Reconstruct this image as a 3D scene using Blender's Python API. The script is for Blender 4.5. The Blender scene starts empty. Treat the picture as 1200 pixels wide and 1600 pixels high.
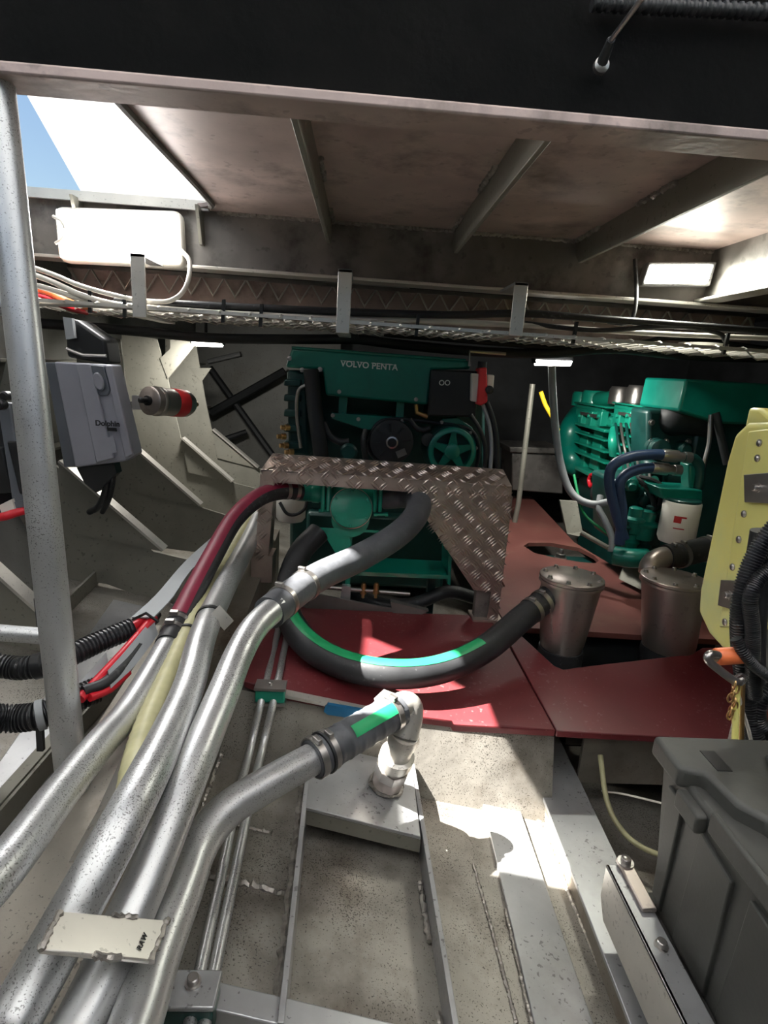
import bpy, bmesh, math, random
from mathutils import Vector, Matrix
random.seed(7)
SC = bpy.context.scene
COL = SC.collection
R = math.radians

# ------------------------------------------------------------------ camera
F, CX, CY = 900.0, 600.0, 800.0
pitch, yaw, roll = R(14), R(3), R(3.8)
CAM = Vector((0, 0, 1.2))
FW = Vector((math.sin(yaw)*math.cos(pitch), math.cos(yaw)*math.cos(pitch), -math.sin(pitch)))
_r0 = Vector((math.cos(yaw), -math.sin(yaw), 0))
_u0 = _r0.cross(FW)
RT = _r0*math.cos(roll) + _u0*math.sin(roll)
UP = RT.cross(FW)
cd = bpy.data.cameras.new('camera')
cd.sensor_fit = 'VERTICAL'; cd.sensor_height = 36.0; cd.lens = F/1600*36.0
cd.clip_start = 0.02; cd.clip_end = 200
cam = bpy.data.objects.new('camera', cd); COL.objects.link(cam)
m = Matrix.Identity(4)
for i in range(3):
    m[i][0], m[i][1], m[i][2], m[i][3] = RT[i], UP[i], -FW[i], CAM[i]
cam.matrix_world = m
SC.camera = cam

# ------------------------------------------------------------------ world, sun, exposure
SUN_DIR = Vector((.678, -.03, -1)).normalized()
wd = bpy.data.worlds.new('sky'); SC.world = wd; wd.use_nodes = True
wn = wd.node_tree.nodes; wl = wd.node_tree.links
sky = wn.new('ShaderNodeTexSky'); sky.sky_type = 'NISHITA'; sky.sun_disc = False
sky.sun_elevation = math.asin(-SUN_DIR.z)
sky.sun_rotation = math.atan2(-SUN_DIR.x, -SUN_DIR.y)
sky.air_density = 1.3; sky.dust_density = .4; sky.ozone_density = 2.0
wl.new(sky.outputs[0], wn['Background'].inputs[0])
wn['Background'].inputs[1].default_value = 0.10
sl = bpy.data.lights.new('sun', 'SUN'); sl.energy = 42; sl.angle = R(.6); sl.color = (1, .96, .9)
so = bpy.data.objects.new('sun', sl); COL.objects.link(so)
so.rotation_euler = SUN_DIR.to_track_quat('-Z', 'Y').to_euler(); so.location = (-3, 4, 8)
SC.view_settings.view_transform = 'Standard'
SC.view_settings.look = 'None'
SC.view_settings.gamma = 1
SC.view_settings.use_curve_mapping = False
SC.view_settings.exposure = 0.45

# ------------------------------------------------------------------ helpers
def ray(x, y): return FW + RT*((x-CX)/F) - UP*((y-CY)/F)
def P(x, y, Y=None, Z=None, X=None):
    d = ray(x, y)
    t = (Y-CAM.y)/d.y if Y is not None else (Z-CAM.z)/d.z if Z is not None else (X-CAM.x)/d.x
    return CAM + d*t
def W(x, y, w): return CAM + ray(x, y)*w
FA, FB = .033, -.2
def zf(X): return FA + FB*X if X < 1.09 else FA + FB*1.09 + .2*(X-1.09)
def PL(x, y, dz=0):
    d = ray(x, y); t = (FA+dz-CAM.z)/(d.z-FB*d.x); return CAM + d*t
V = Vector
def cr(pts, n=8):
    """smooth curve through points"""
    pts = [V(p) for p in pts]
    if len(pts) < 3: return pts
    q = [2*pts[0]-pts[1]] + pts + [2*pts[-1]-pts[-2]]
    out = []
    for i in range(1, len(q)-2):
        a, b, c, d = q[i-1], q[i], q[i+1], q[i+2]
        for k in range(n):
            t = k/n
            out.append(.5*((2*b)+(c-a)*t+(2*a-5*b+4*c-d)*t*t+(3*b-a-3*c+d)*t**3))
    out.append(pts[-1]); return out
def resample(pts, n):
    L = [0]
    for a, b in zip(pts, pts[1:]): L.append(L[-1]+(b-a).length)
    out = []; j = 0
    for k in range(n):
        s = L[-1]*k/(n-1)
        while j < len(L)-2 and L[j+1] < s: j += 1
        t = (s-L[j])/max(1e-9, L[j+1]-L[j]); out.append(pts[j].lerp(pts[j+1], min(1, max(0, t))))
    return out
def frames(pts, up0=None):
    T = []
    for i in range(len(pts)):
        a = pts[max(0, i-1)]; b = pts[min(len(pts)-1, i+1)]
        T.append((b-a).normalized())
    n = V(up0) if up0 else (V((0, 0, 1)) if abs(T[0].z) < .9 else V((0, 1, 0)))
    out = []
    for t in T:
        n = (n - t*n.dot(t)).normalized(); out.append((t, n, t.cross(n)))
    return out

class MB:
    def __init__(s): s.v = []; s.f = []
    def add(s, vs, fs):
        o = len(s.v); s.v += [V(v) for v in vs]; s.f += [[o+i for i in f] for f in fs]; return s
    def box(s, x0, x1, y0, y1, z0, z1):
        return s.add([(x, y, z) for x in (x0, x1) for y in (y0, y1) for z in (z0, z1)],
                     [(0, 1, 3, 2), (4, 6, 7, 5), (0, 4, 5, 1), (2, 3, 7, 6), (0, 2, 6, 4), (1, 5, 7, 3)])
    def obox(s, c, ax, ay, az):
        c, ax, ay, az = V(c), V(ax), V(ay), V(az)
        return s.add([c+ax*i+ay*j+az*k for i in (-1, 1) for j in (-1, 1) for k in (-1, 1)],
                     [(0, 1, 3, 2), (4, 6, 7, 5), (0, 4, 5, 1), (2, 3, 7, 6), (0, 2, 6, 4), (1, 5, 7, 3)])
    def prism(s, poly, vec):
        poly = [V(p) for p in poly]; n = len(poly); vec = V(vec)
        return s.add(poly+[p+vec for p in poly],
                     [list(range(n)), list(range(2*n-1, n-1, -1))]+[(i, (i+1) % n, n+(i+1) % n, n+i) for i in range(n)])
    def tube(s, pts, r, n=16, cap=True, inner=None):
        pts = [V(p) for p in pts]; rs = r if isinstance(r, (list, tuple)) else [r]*len(pts)
        fr = frames(pts); o = len(s.v); k = len(pts)
        for p, (t, a, b), q in zip(pts, fr, rs):
            for i in range(n):
                th = 2*math.pi*i/n; s.v.append(p+(a*math.cos(th)+b*math.sin(th))*q)
        for j in range(k-1):
            for i in range(n):
                s.f.append([o+j*n+i, o+j*n+(i+1) % n, o+(j+1)*n+(i+1) % n, o+(j+1)*n+i])
        if cap:
            s.f.append([o+i for i in range(n)]); s.f.append([o+(k-1)*n+i for i in range(n)])
        return s
    def lathe(s, c, axis, prof, n=28, cap=True):
        """prof: list of (radius, distance along axis)"""
        c = V(c); t = V(axis).normalized()
        a = (V((0, 0, 1)) if abs(t.z) < .9 else V((1, 0, 0))); a = (a-t*a.dot(t)).normalized(); b = t.cross(a)
        o = len(s.v); k = len(prof)
        for r, h in prof:
            for i in range(n):
                th = 2*math.pi*i/n; s.v.append(c+t*h+(a*math.cos(th)+b*math.sin(th))*r)
        for j in range(k-1):
            for i in range(n):
                s.f.append([o+j*n+i, o+j*n+(i+1) % n, o+(j+1)*n+(i+1) % n, o+(j+1)*n+i])
        if cap:
            s.f.append([o+i for i in range(n)]); s.f.append([o+(k-1)*n+i for i in range(n)])
        return s
    def ribbon(s, pts, r, a0, a1, thick, up0, n=6):
        """strip wrapped on part of a tube"""
        fr = frames(pts, up0); o = len(s.v); k = len(pts); m_ = n+1
        for p, (t, a, b) in zip(pts, fr):
            for rr in (r+thick, r-thick):
                for i in range(m_):
                    th = a0+(a1-a0)*i/n; s.v.append(p+(a*math.cos(th)+b*math.sin(th))*rr)
        q = 2*m_
        for j in range(k-1):
            for i in range(n):
                s.f.append([o+j*q+i, o+j*q+i+1, o+(j+1)*q+i+1, o+(j+1)*q+i])
            s.f.append([o+j*q, o+(j+1)*q, o+(j+1)*q+m_, o+j*q+m_])
            s.f.append([o+j*q+n, o+(j+1)*q+n, o+(j+1)*q+m_+n, o+j*q+m_+n])
        return s

REG = {}; ROOTS = []; ORDER = []
def _reg(o, parent, c):
    REG[o] = c; ORDER.append(o)
    if parent is not None: o.parent = parent
    COL.objects.link(o)
def props(o, label, cat, group, kind):
    if label: o['label'] = label
    if cat: o['category'] = cat
    if group: o['group'] = group
    if kind: o['kind'] = kind
def mk(name, mb, mat, parent=None, label=None, cat=None, group=None, kind=None, bevel=0, seg=2, smooth=True):
    c = V((0, 0, 0))
    lo = V([min(v[i] for v in mb.v) for i in range(3)]); hi = V([max(v[i] for v in mb.v) for i in range(3)])
    c = (lo+hi)/2
    if parent is None: c.z = lo.z
    me = bpy.data.meshes.new(name)
    me.from_pydata([v-c for v in mb.v], [], mb.f)
    bm = bmesh.new(); bm.from_mesh(me); bmesh.ops.recalc_face_normals(bm, faces=bm.faces); bm.to_mesh(me); bm.free()
    me.materials.append(MAT[mat])
    if smooth:
        me.polygons.foreach_set('use_smooth', [True]*len(me.polygons)); me.set_sharp_from_angle(angle=R(38))
    o = bpy.data.objects.new(name, me)
    if bevel:
        b = o.modifiers.new('bevel', 'BEVEL'); b.width = bevel; b.segments = seg; b.limit_method = 'ANGLE'; b.angle_limit = R(40)
    _reg(o, parent, c); props(o, label, cat, group, kind)
    o.location = c
    return o
def inst(src, c, parent):
    o = src.copy(); _reg(o, parent, V(c)); o.parent = parent; return o
def thing(name, label, cat, group=None, kind=None):
    o = bpy.data.objects.new(name, None); o.empty_display_size = .05
    _reg(o, None, V((0, 0, 0))); ROOTS.append(o); props(o, label, cat, group, kind); return o
def finish():
    kids = {}
    for o in ORDER:
        if o.parent: kids.setdefault(o.parent, []).append(o)
    for r in ROOTS:
        lo = V((1e9,)*3); hi = V((-1e9,)*3)
        def walk(o):
            for k in kids.get(o, []):
                if k.type == 'MESH':
                    for v in k.data.vertices:
                        w = v.co+REG[k]
                        for i in range(3): lo[i] = min(lo[i], w[i]); hi[i] = max(hi[i], w[i])
                walk(k)
        walk(r)
        REG[r] = V(((lo.x+hi.x)/2, (lo.y+hi.y)/2, lo.z)); r.location = REG[r]
    for o in ORDER:
        if o.parent: o.location = REG[o]-REG[o.parent]
def face(pts, Y, depth):
    """outline at distance Y with real depth going back"""
    return MB().prism([P(x, y, Y=Y) for x, y in pts], (0, depth, 0))
def bolt(c, axis, r, h, n=6):
    return MB().lathe(c, axis, [(r*1.35, 0), (r*1.35, h*.25), (r, h*.25), (r*.97, h*.9), (r*.8, h)], n=n*2 if n < 8 else n)
def txt(body, size, loc, xd, yd, mat, parent, name='lettering', off=0.0, ext=.0006, spacing=1.0):
    cu = bpy.data.curves.new('t', 'FONT'); cu.body = body; cu.size = size; cu.extrude = ext; cu.offset = off
    cu.align_x = 'CENTER'; cu.align_y = 'CENTER'; cu.space_character = spacing
    to = bpy.data.objects.new('t', cu); COL.objects.link(to)
    bpy.context.view_layer.update()
    me = bpy.data.meshes.new_from_object(to.evaluated_get(bpy.context.evaluated_depsgraph_get()))
    bpy.data.objects.remove(to)
    xd = V(xd).normalized(); yd = V(yd); yd = (yd-xd*yd.dot(xd)).normalized(); zd = xd.cross(yd)
    mb = MB(); mb.add([V(loc)+xd*v.co.x+yd*v.co.y+zd*v.co.z for v in me.vertices], [list(p.vertices) for p in me.polygons])
    bpy.data.meshes.remove(me)
    return mk(name, mb, mat, parent, smooth=False)
def weld(pts, r, n=None):
    """lumpy weld bead"""
    pts = [V(p) for p in pts]; L = sum((b-a).length for a, b in zip(pts, pts[1:]))
    n = n or max(6, int(L/(r*.8))); q = resample(pts, n)
    rs = [r*(.75+.5*random.random()) * (1 if i % 2 else .8) for i in range(n)]
    q = [p+V((random.uniform(-1, 1), random.uniform(-1, 1), random.uniform(-1, 1)))*r*.25 for p in q]
    return MB().tube(q, rs, n=6)

# ------------------------------------------------------------------ materials
MAT = {}
def lin(c): return tuple(((x/255)/12.92 if x/255 < .04045 else ((x/255+.055)/1.055)**2.4) for x in c)
def mat(name, rgb, rough=.5, metal=0., var=.12, scale=6., speck=0., speckcol=(.03, .025, .02), spscale=90., sth=.835, bump=.0, bscale=40.,
        stain=None, stainamt=.0, stscale=2.5, coat=0., emit=None, estr=0., srgb=True, trans=0.):
    mt = bpy.data.materials.new(name); mt.use_nodes = True; MAT[name] = mt
    nt = mt.node_tree; N = nt.nodes; L = nt.links; bs = N['Principled BSDF']
    c = lin(rgb) if srgb else rgb
    tc = N.new('ShaderNodeTexCoord')
    no = N.new('ShaderNodeTexNoise'); no.inputs['Scale'].default_value = scale; no.inputs['Detail'].default_value = 6
    L.new(tc.outputs['Object'], no.inputs['Vector'])
    mx = N.new('ShaderNodeMix'); mx.data_type = 'RGBA'
    mx.inputs[6].default_value = (*[x*(1-var) for x in c], 1); mx.inputs[7].default_value = (*[min(1, x*(1+var)) for x in c], 1)
    mr = N.new('ShaderNodeMapRange'); mr.inputs[1].default_value = .32; mr.inputs[2].default_value = .68
    L.new(no.outputs[0], mr.inputs[0]); L.new(mr.outputs[0], mx.inputs[0])
    out = mx.outputs[2]
    if stain:
        n2 = N.new('ShaderNodeTexNoise'); n2.inputs['Scale'].default_value = stscale; n2.inputs['Detail'].default_value = 8; n2.inputs['Roughness'].default_value = .65
        L.new(tc.outputs['Object'], n2.inputs['Vector'])
        r2 = N.new('ShaderNodeMapRange'); r2.inputs[1].default_value = .5; r2.inputs[2].default_value = .72; r2.inputs[4].default_value = stainamt
        L.new(n2.outputs[0], r2.inputs[0])
        m2 = N.new('ShaderNodeMix'); m2.data_type = 'RGBA'; m2.inputs[7].default_value = (*lin(stain), 1)
        L.new(r2.outputs[0], m2.inputs[0]); L.new(out, m2.inputs[6]); out = m2.outputs[2]
    if speck:
        n3 = N.new('ShaderNodeTexNoise'); n3.inputs['Scale'].default_value = spscale; n3.inputs['Detail'].default_value = 2
        L.new(tc.outputs['Object'], n3.inputs['Vector'])
        n4 = N.new('ShaderNodeTexNoise'); n4.inputs['Scale'].default_value = 5.; n4.inputs['Detail'].default_value = 3
        L.new(tc.outputs['Object'], n4.inputs['Vector'])
        ad = N.new('ShaderNodeMath'); ad.operation = 'MULTIPLY_ADD'; ad.inputs[1].default_value = .35
        L.new(n4.outputs[0], ad.inputs[0]); L.new(n3.outputs[0], ad.inputs[2])
        r3 = N.new('ShaderNodeMapRange'); r3.inputs[1].default_value = sth; r3.inputs[2].default_value = sth+.045; r3.inputs[4].default_value = speck
        L.new(ad.outputs[0], r3.inputs[0])
        m3 = N.new('ShaderNodeMix'); m3.data_type = 'RGBA'; m3.inputs[7].default_value = (*speckcol, 1)
        L.new(r3.outputs[0], m3.inputs[0]); L.new(out, m3.inputs[6]); out = m3.outputs[2]
    L.new(out, bs.inputs['Base Color'])
    bs.inputs['Metallic'].default_value = metal
    rr = N.new('ShaderNodeMapRange'); rr.inputs[3].default_value = max(.03, rough-.08); rr.inputs[4].default_value = min(1, rough+.1)
    L.new(no.outputs[0], rr.inputs[0]); L.new(rr.outputs[0], bs.inputs['Roughness'])
    bs.inputs['Coat Weight'].default_value = coat
    if trans:
        bs.inputs['Transmission Weight'].default_value = 0
        bs.inputs['Subsurface Weight'].default_value = trans; bs.inputs['Subsurface Radius'].default_value = (.05, .05, .03)
        bs.inputs['Subsurface Scale'].default_value = .5
    if bump:
        nb = N.new('ShaderNodeTexNoise'); nb.inputs['Scale'].default_value = bscale; nb.inputs['Detail'].default_value = 4
        L.new(tc.outputs['Object'], nb.inputs['Vector'])
        bp = N.new('ShaderNodeBump'); bp.inputs['Strength'].default_value = bump; bp.inputs['Distance'].default_value = .004
        L.new(nb.outputs[0], bp.inputs['Height']); L.new(bp.outputs[0], bs.inputs['Normal'])
    if emit:
        bs.inputs['Emission Color'].default_value = (*emit, 1); bs.inputs['Emission Strength'].default_value = estr
    return mt
mat('alu_floor', (146, 142, 134), .46, .5, .25, 6, speck=.75, spscale=270, sth=.79, stain=(74, 62, 48), stainamt=.85, stscale=3.6, bump=.3)
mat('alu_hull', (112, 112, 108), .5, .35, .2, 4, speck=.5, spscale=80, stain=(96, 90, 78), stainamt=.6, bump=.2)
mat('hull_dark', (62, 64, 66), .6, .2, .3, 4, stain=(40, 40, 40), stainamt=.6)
mat('alu_frame', (138, 136, 126), .48, .4, .18, 5, speck=.4, spscale=70, stain=(104, 98, 86), stainamt=.5, bump=.15)
mat('alu_girder', (134, 128, 118), .5, .45, .2, 5, speck=.6, spscale=170, stain=(92, 70, 48), stainamt=.8, stscale=4, bump=.3)
mat('alu_deck', (184, 164, 157), .5, .3, .22, 4, speck=.25, spscale=30, stain=(98, 88, 82), stainamt=.9, stscale=3.4, bump=.15)
mat('alu_beam', (128, 124, 120), .45, .5, .25, 5, speck=.3, spscale=25, stain=(52, 49, 46), stainamt=.9, stscale=4.5, bump=.2)
mat('alu_pipe', (196, 197, 197), .38, .8, .08, 9, speck=.6, spscale=360, sth=.79, bump=.1)
mat('alu_bar', (172, 173, 174), .38, .6, .14, 8, speck=.5, spscale=100, stain=(120, 116, 108), stainamt=.5, bump=.12)
mat('alu_bright', (214, 210, 202), .34, .7, .08, 8, speck=.3, spscale=120, bump=.06)
mat('tread_alu', (190, 174, 164), .3, .8, .14, 7, stain=(120, 102, 94), stainamt=.5, bump=.1)
mat('weld', (158, 153, 146), .42, .7, .3, 60, bump=.4, bscale=150)
mat('steel', (168, 164, 160), .3, .9, .12, 12, bump=.06)
mat('stainless', (176, 166, 160), .33, .85, .1, 7, speck=.15, spscale=60, bump=.05)
mat('brass', (196, 160, 110), .3, .9, .1)
mat('coaming_black', (9, 9, 9), .85, 0, .35, 3, stain=(24, 22, 21), stainamt=.6, bump=.25).node_tree.nodes['Principled BSDF'].inputs['Specular IOR Level'].default_value = .12
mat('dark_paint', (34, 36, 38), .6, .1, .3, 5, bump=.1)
mat('black_plastic', (30, 31, 32), .42, 0, .15, 9, bump=.05)
mat('rubber', (36, 37, 39), .5, 0, .25, 12, speck=.2, speckcol=(.2, .2, .2), spscale=60, bump=.15)
mat('grey_rubber', (74, 76, 80), .5, 0, .2, 14, stain=(120, 122, 126), stainamt=.4, stscale=9, bump=.2)
mat('conduit', (32, 33, 35), .35, 0, .15, 10)
mat('red_floor', (98, 34, 38), .45, 0, .14, 5, speck=.12, speckcol=(.45, .38, .36), spscale=70, stain=(100, 44, 44), stainamt=.6, bump=.08)
mat('red_floor_dusty', (112, 66, 60), .5, 0, .16, 4, stain=(128, 96, 82), stainamt=.7, stscale=3, bump=.08)
mat('green', (4, 112, 96), .34, .05, .14, 8, coat=.3, stain=(4, 84, 74), stainamt=.5, stscale=7, bump=.05)
mat('green_bright', (22, 140, 116), .34, .05, .14, 10, coat=.3, stain=(6, 90, 76), stainamt=.4, stscale=9, bump=.06)
mat('green_dark', (12, 60, 56), .4, .1, .25, 9, coat=.2, bump=.08)  # engine green repeated darker, putting shade into block and front parts
mat('green_strip', (28, 150, 92), .45, 0, .12, 12)
mat('red_strip', (120, 28, 52), .45, 0, .15, 10)
mat('red_cable', (206, 30, 46), .4, 0, .1)
mat('orange', (232, 120, 70), .45, 0, .1)
mat('yellow', (225, 190, 40), .45, 0, .1)
mat('white_cable', (205, 200, 190), .45, 0, .1)
mat('white_plastic', (222, 218, 208), .4, 0, .06)
mat('white_paint', (236, 236, 236), .5, 0, .03)
mat('charger_grey', (150, 150, 158), .42, .15, .06, 5, bump=.04)
mat('mid_grey', (98, 102, 108), .45, .1, .1)
mat('trunk_grey', (156, 160, 162), .5, 0, .08)
mat('battery_black', (66, 66, 63), .55, 0, .12, 6, stain=(96, 96, 92), stainamt=.4, bump=.12, bscale=90)
mat('olive_hose', (176, 172, 132), .42, 0, .12, 18)
mat('poly_yellow', (228, 220, 134), .4, 0, .08, 3, stain=(196, 214, 180), stainamt=.5, stscale=2, trans=.4)
mat('blue', (20, 84, 122), .4, 0, .1)
mat('blue_hose', (44, 66, 100), .4, 0, .12)
mat('red_label', (220, 52, 56), .45, 0, .06)
mat('ink', (24, 24, 26), .5)
mat('ink_red', (170, 26, 30), .5)
mat('ink_white', (215, 220, 214), .5)
mat('lens', (255, 255, 255), .4, emit=(1, .98, .94), estr=14)
mat('lens_warm', (255, 255, 235), .4, emit=(1, .99, .86), estr=9)
mat('lens_far', (255, 255, 255), .4, emit=(1, .97, .9), estr=12)
# canvas that lets sunlight through
cv = bpy.data.materials.new('white_canvas'); cv.use_nodes = True; MAT['white_canvas'] = cv
n_ = cv.node_tree.nodes; l_ = cv.node_tree.links
tb = n_.new('ShaderNodeBsdfTranslucent'); tb.inputs[0].default_value = (.60, .61, .62, 1)
ms = n_.new('ShaderNodeMixShader'); ms.inputs[0].default_value = .6
n_['Principled BSDF'].inputs['Base Color'].default_value = (.93, .93, .92, 1)
l_.new(n_['Principled BSDF'].outputs[0], ms.inputs[1]); l_.new(tb.outputs[0], ms.inputs[2]); l_.new(ms.outputs[0], n_['Material Output'].inputs[0])

# ================================================================== THE SETTING
# hull bottom
prof = [(-1.3, zf(-1.3)), (1.09, zf(1.09)), (3.2, zf(3.2))]
poly = [(x, -1.2, z) for x, z in prof]+[(x, -1.2, z-.02) for x, z in reversed(prof)]
floor = mk('floor', MB().prism(poly, (0, 6.9, 0)), 'alu_floor', kind='structure', label='speckled bare aluminium hull bottom plating')
def on(X, Y, dz=0): return V((X, Y, zf(X)+dz))
for a, b in (((740, 1350), (808, 1600)), ((690, 1228), (775, 1262))):
    mk('weld_bead', weld([PL(*a, dz=.002), PL(*b, dz=.002)], .005), 'weld', floor)
mk('weld_bead', weld([PL(345, 1158, dz=.004), PL(500, 1192, dz=.004)], .008), 'weld', floor)
mk('weld_bead', weld([PL(318, 1368), PL(385, 1382), PL(462, 1402)], .010), 'weld', floor)
mk('weld_bead', weld([PL(370, 1290), PL(425, 1302)], .006), 'weld', floor)
mk('weld_bead', weld([on(.62, .65), on(.60, 1.5)], .006), 'weld', floor)
mk('weld_bead', weld([PL(160, 900), PL(300, 958)], .004), 'weld', floor)
# doubler strips lying on the bottom plating
mk('floor_strip', MB().prism([on(.40, .6, 0), on(.535, .6, 0), on(.545, 1.50, 0), on(.43, 1.50, 0)], (0, 0, .016)), 'alu_bar', floor, bevel=.002)
mk('weld_bead', weld([on(.398, .62, .004), on(.414, 1.1, .004)], .005), 'weld', floor)
mk('floor_strip', MB().prism([on(-.62, .3, 0), on(-.72, .3, 0), on(-.95, 2.2, 0), on(-.80, 2.2, 0)], (0, 0, .006)), 'alu_bar', floor, bevel=.002)

# hull side on the left, bulkheads, right side
def wallprof(name, pr, y0, y1, th, mt, label):
    poly = [(x, y0, z) for x, z in pr]+[(x+th, y0, z) for x, z in reversed(pr)]
    return mk(name, MB().prism(poly, (0, y1-y0, 0)), mt, kind='structure', label=label)
wall_left = wallprof('wall_left', [(-1.2, .22), (-1.36, .55), (-1.42, 1.0), (-1.5, 1.80)], -1.2, 5.7, -.02, 'alu_hull', 'grey aluminium hull side plating behind the frames')
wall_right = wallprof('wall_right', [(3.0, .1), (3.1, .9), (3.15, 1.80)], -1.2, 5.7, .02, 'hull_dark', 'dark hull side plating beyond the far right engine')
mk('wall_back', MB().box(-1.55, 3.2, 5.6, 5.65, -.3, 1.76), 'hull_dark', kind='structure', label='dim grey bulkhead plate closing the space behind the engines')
mk('wall_inner', MB().box(-1.45, -.20, 5.25, 5.27, .2, 1.74), 'alu_hull', kind='structure', label='grey plate of the inner bulkhead left of the big engine')
mk('wall_front', MB().box(-1.55, 3.2, -1.25, -1.2, -.3, 1.76), 'alu_hull', kind='structure', label='aluminium bulkhead behind the viewpoint')
# long flat-bar stringers on the hull side
for z, w_ in ((.76, .07), (1.13, .07)):
    x0 = -1.39 if z < 1 else -1.435
    mk('side_stringer', MB().box(x0, x0+w_, 1.4, 5.5, z, z+.01), 'alu_frame', wall_left)

# deck plate with the hatch cut-out
arc = [(-.60-.09*(1-math.cos(t)), 2.45-.09*(1-math.sin(t)), 1.75) for t in [R(a) for a in range(0, 91, 15)]]
poly = [(-.60, 1.24, 1.75), (1.62, 1.24, 1.75), (1.62, 2.5, 1.75), (-1.5, 2.5, 1.75), (-1.5, 2.45, 1.75)]+arc[::-1]
ceiling = mk('ceiling', MB().prism(poly, (0, 0, .014)), 'alu_deck', kind='structure', label='mottled underside of the deck plate with a hatch cut-out')
mk('hatch_lip', MB().tube(cr([V((-.585, 1.24, 1.748)), V((-.585, 1.7, 1.746)), V((-.585, 2.30, 1.748)), V((-.60, 2.40, 1.748))], 4), .012, n=8), 'alu_beam', ceiling)
mk('hatch_lip', MB().box(-1.5, -.62, 2.445, 2.46, 1.74, 1.775), 'alu_bright', ceiling)
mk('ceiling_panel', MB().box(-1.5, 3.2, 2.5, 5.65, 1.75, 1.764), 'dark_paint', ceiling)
mk('ceiling_panel', MB().box(1.62, 3.2, -1.25, 2.5, 1.75, 1.764), 'alu_deck', ceiling)
mk('ceiling_panel', MB().box(-1.55, 1.62, -1.25, -.55, 1.75, 1.764), 'alu_deck', ceiling)

# transverse beams
beam_n = thing('hatch_coaming', 'black painted hatch coaming with pale aluminium lower edge across the top', 'coaming', kind='structure')
mk('web', MB().box(-1.5, 1.7, 1.185, 1.205, 1.668, 1.98), 'coaming_black', beam_n)
mk('bottom_flange', MB().box(-1.5, 1.7, 1.165, 1.255, 1.648, 1.668), 'alu_deck', beam_n, bevel=.004)
# ribbed rubber gasket on the coaming, and the strut of the hatch lid
gp = [P(x, 6+(x-940)*.05, Y=1.16) for x in range(925, 1300, 2)]
mk('gasket', MB().tube(gp, [.013 if i % 6 < 3 else .010 for i in range(len(gp))], n=10), 'rubber', beam_n)
strut = thing('lid_strut', 'thin metal strut of the hatch lid in front of the black coaming', 'strut')
a, b = P(1012, -14, Y=1.02), P(955, 62, Y=1.12)
mk('rod', MB().tube([a, b], .0045, n=10), 'steel', strut)
c_ = P(938, 104, Y=1.165)
mk('socket', MB().tube([b, b.lerp(c_, .7), c_], [.007, .009, .011], n=10), 'dark_paint', strut)
mk('eye', MB().lathe(c_+V((0, -.012, 0)), (0, 1, 0), [(.006, 0), (.013, .004), (.013, .014), (.006, .018)]), 'steel', strut)

beam_f = thing('deck_beam', 'weathered aluminium deck beam with lamps hanging below its web', 'beam', kind='structure')
mk('web', MB().box(-1.48, 3.0, 2.49, 2.503, 1.545, 1.75), 'alu_beam', beam_f)
mk('bottom_flange', MB().box(-1.48, 3.0, 2.455, 2.56, 1.532, 1.545), 'alu_bright', beam_f, bevel=.003)
mk('weld_bead', weld([V((-.6, 2.487, 1.746)), V((1.6, 2.487, 1.746))], .010), 'weld', beam_f)
for i, (x0, x1) in enumerate(((-1.12, -1.10), (-.66, -.64))):
    mk('stub', MB().prism([(x0, 2.40, 1.75), (x0, 2.49, 1.75), (x0, 2.49, 1.62), (x0, 2.455, 1.62)], (.012, 0, 0)), 'alu_frame', beam_f)
# longitudinal flat-bar stiffeners of the deck
for i, (xt, xb, lab) in enumerate(((-.165, -.165, 'first deck stiffener bar, right of the hatch opening'),
                                   (.335, .335, 'middle deck stiffener bar between two mottled deck bays'),
                                   (.835, .835, 'third deck stiffener bar, left of the small bright lamp'))):
    st = thing('deck_stiffener', lab, 'stiffener', group='deck stiffeners', kind='structure')
    mk('flat_bar', MB().prism([(xt, 1.25, 1.75), (xt, 2.49, 1.75), (xt, 2.49, 1.70), (xt, 2.44, 1.655), (xt, 1.25, 1.655)], (.014, 0, 0)), 'alu_frame', st, bevel=.002)
    for y0, y1 in ((1.3, 1.5), (1.72, 1.95), (2.25, 2.47)):
        mk('weld_bead', weld([V((xt-.004, y0, 1.746)), V((xt-.004, y1, 1.746))], .010), 'weld', st)
        mk('weld_bead', weld([V((xt+.018, y0+.05, 1.746)), V((xt+.018, y1, 1.746))], .010), 'weld', st)
rb = thing('side_girder', 'long deck girder with bright lower edge at the far right of the ceiling', 'girder', kind='structure')
mk('web', MB().box(1.40, 1.413, 1.26, 2.49, 1.56, 1.75), 'alu_beam', rb)
mk('bottom_flange', MB().box(1.36, 1.45, 1.26, 2.49, 1.548, 1.56), 'alu_bright', rb, bevel=.003)

# outside, through the hatch
mk('deckhouse_panel', MB().prism([P(40, 145, Y=5.4), P(130, 305, Y=5.2), P(228, 480, Y=5.0), P(640, 480, Y=4.0), P(640, 60, Y=4.0), P(-8, 60, Y=5.5)], (0, .03, 0)), 'white_canvas',
   label='bright white canvas screen standing on deck beyond the hatch', cat='screen')
added_cano = thing('added_awning', 'unseen white canvas awning added over the hatch to soften and block the sun', 'awning', group='added awnings')  # out of view, added for soft fill and to keep sun off the foreground
mk('canvas', MB().prism([(-2.7, -1.6, 3.0), (2.6, -1.6, 3.0), (2.6, 1.22, 3.0), (-1.81, 1.22, 3.0), (-1.81, 2.7, 3.0), (-2.7, 2.7, 3.0)], (0, 0, .01)), 'white_canvas', added_cano)
for x, y in ((-2.65, -1.55), (-2.65, 2.65), (2.55, -1.55), (2.55, 1.15)):
    mk('post', MB().tube([V((x, y, 1.6)), V((x, y, 3.0))], .02, n=10), 'alu_pipe', added_cano)
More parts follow.
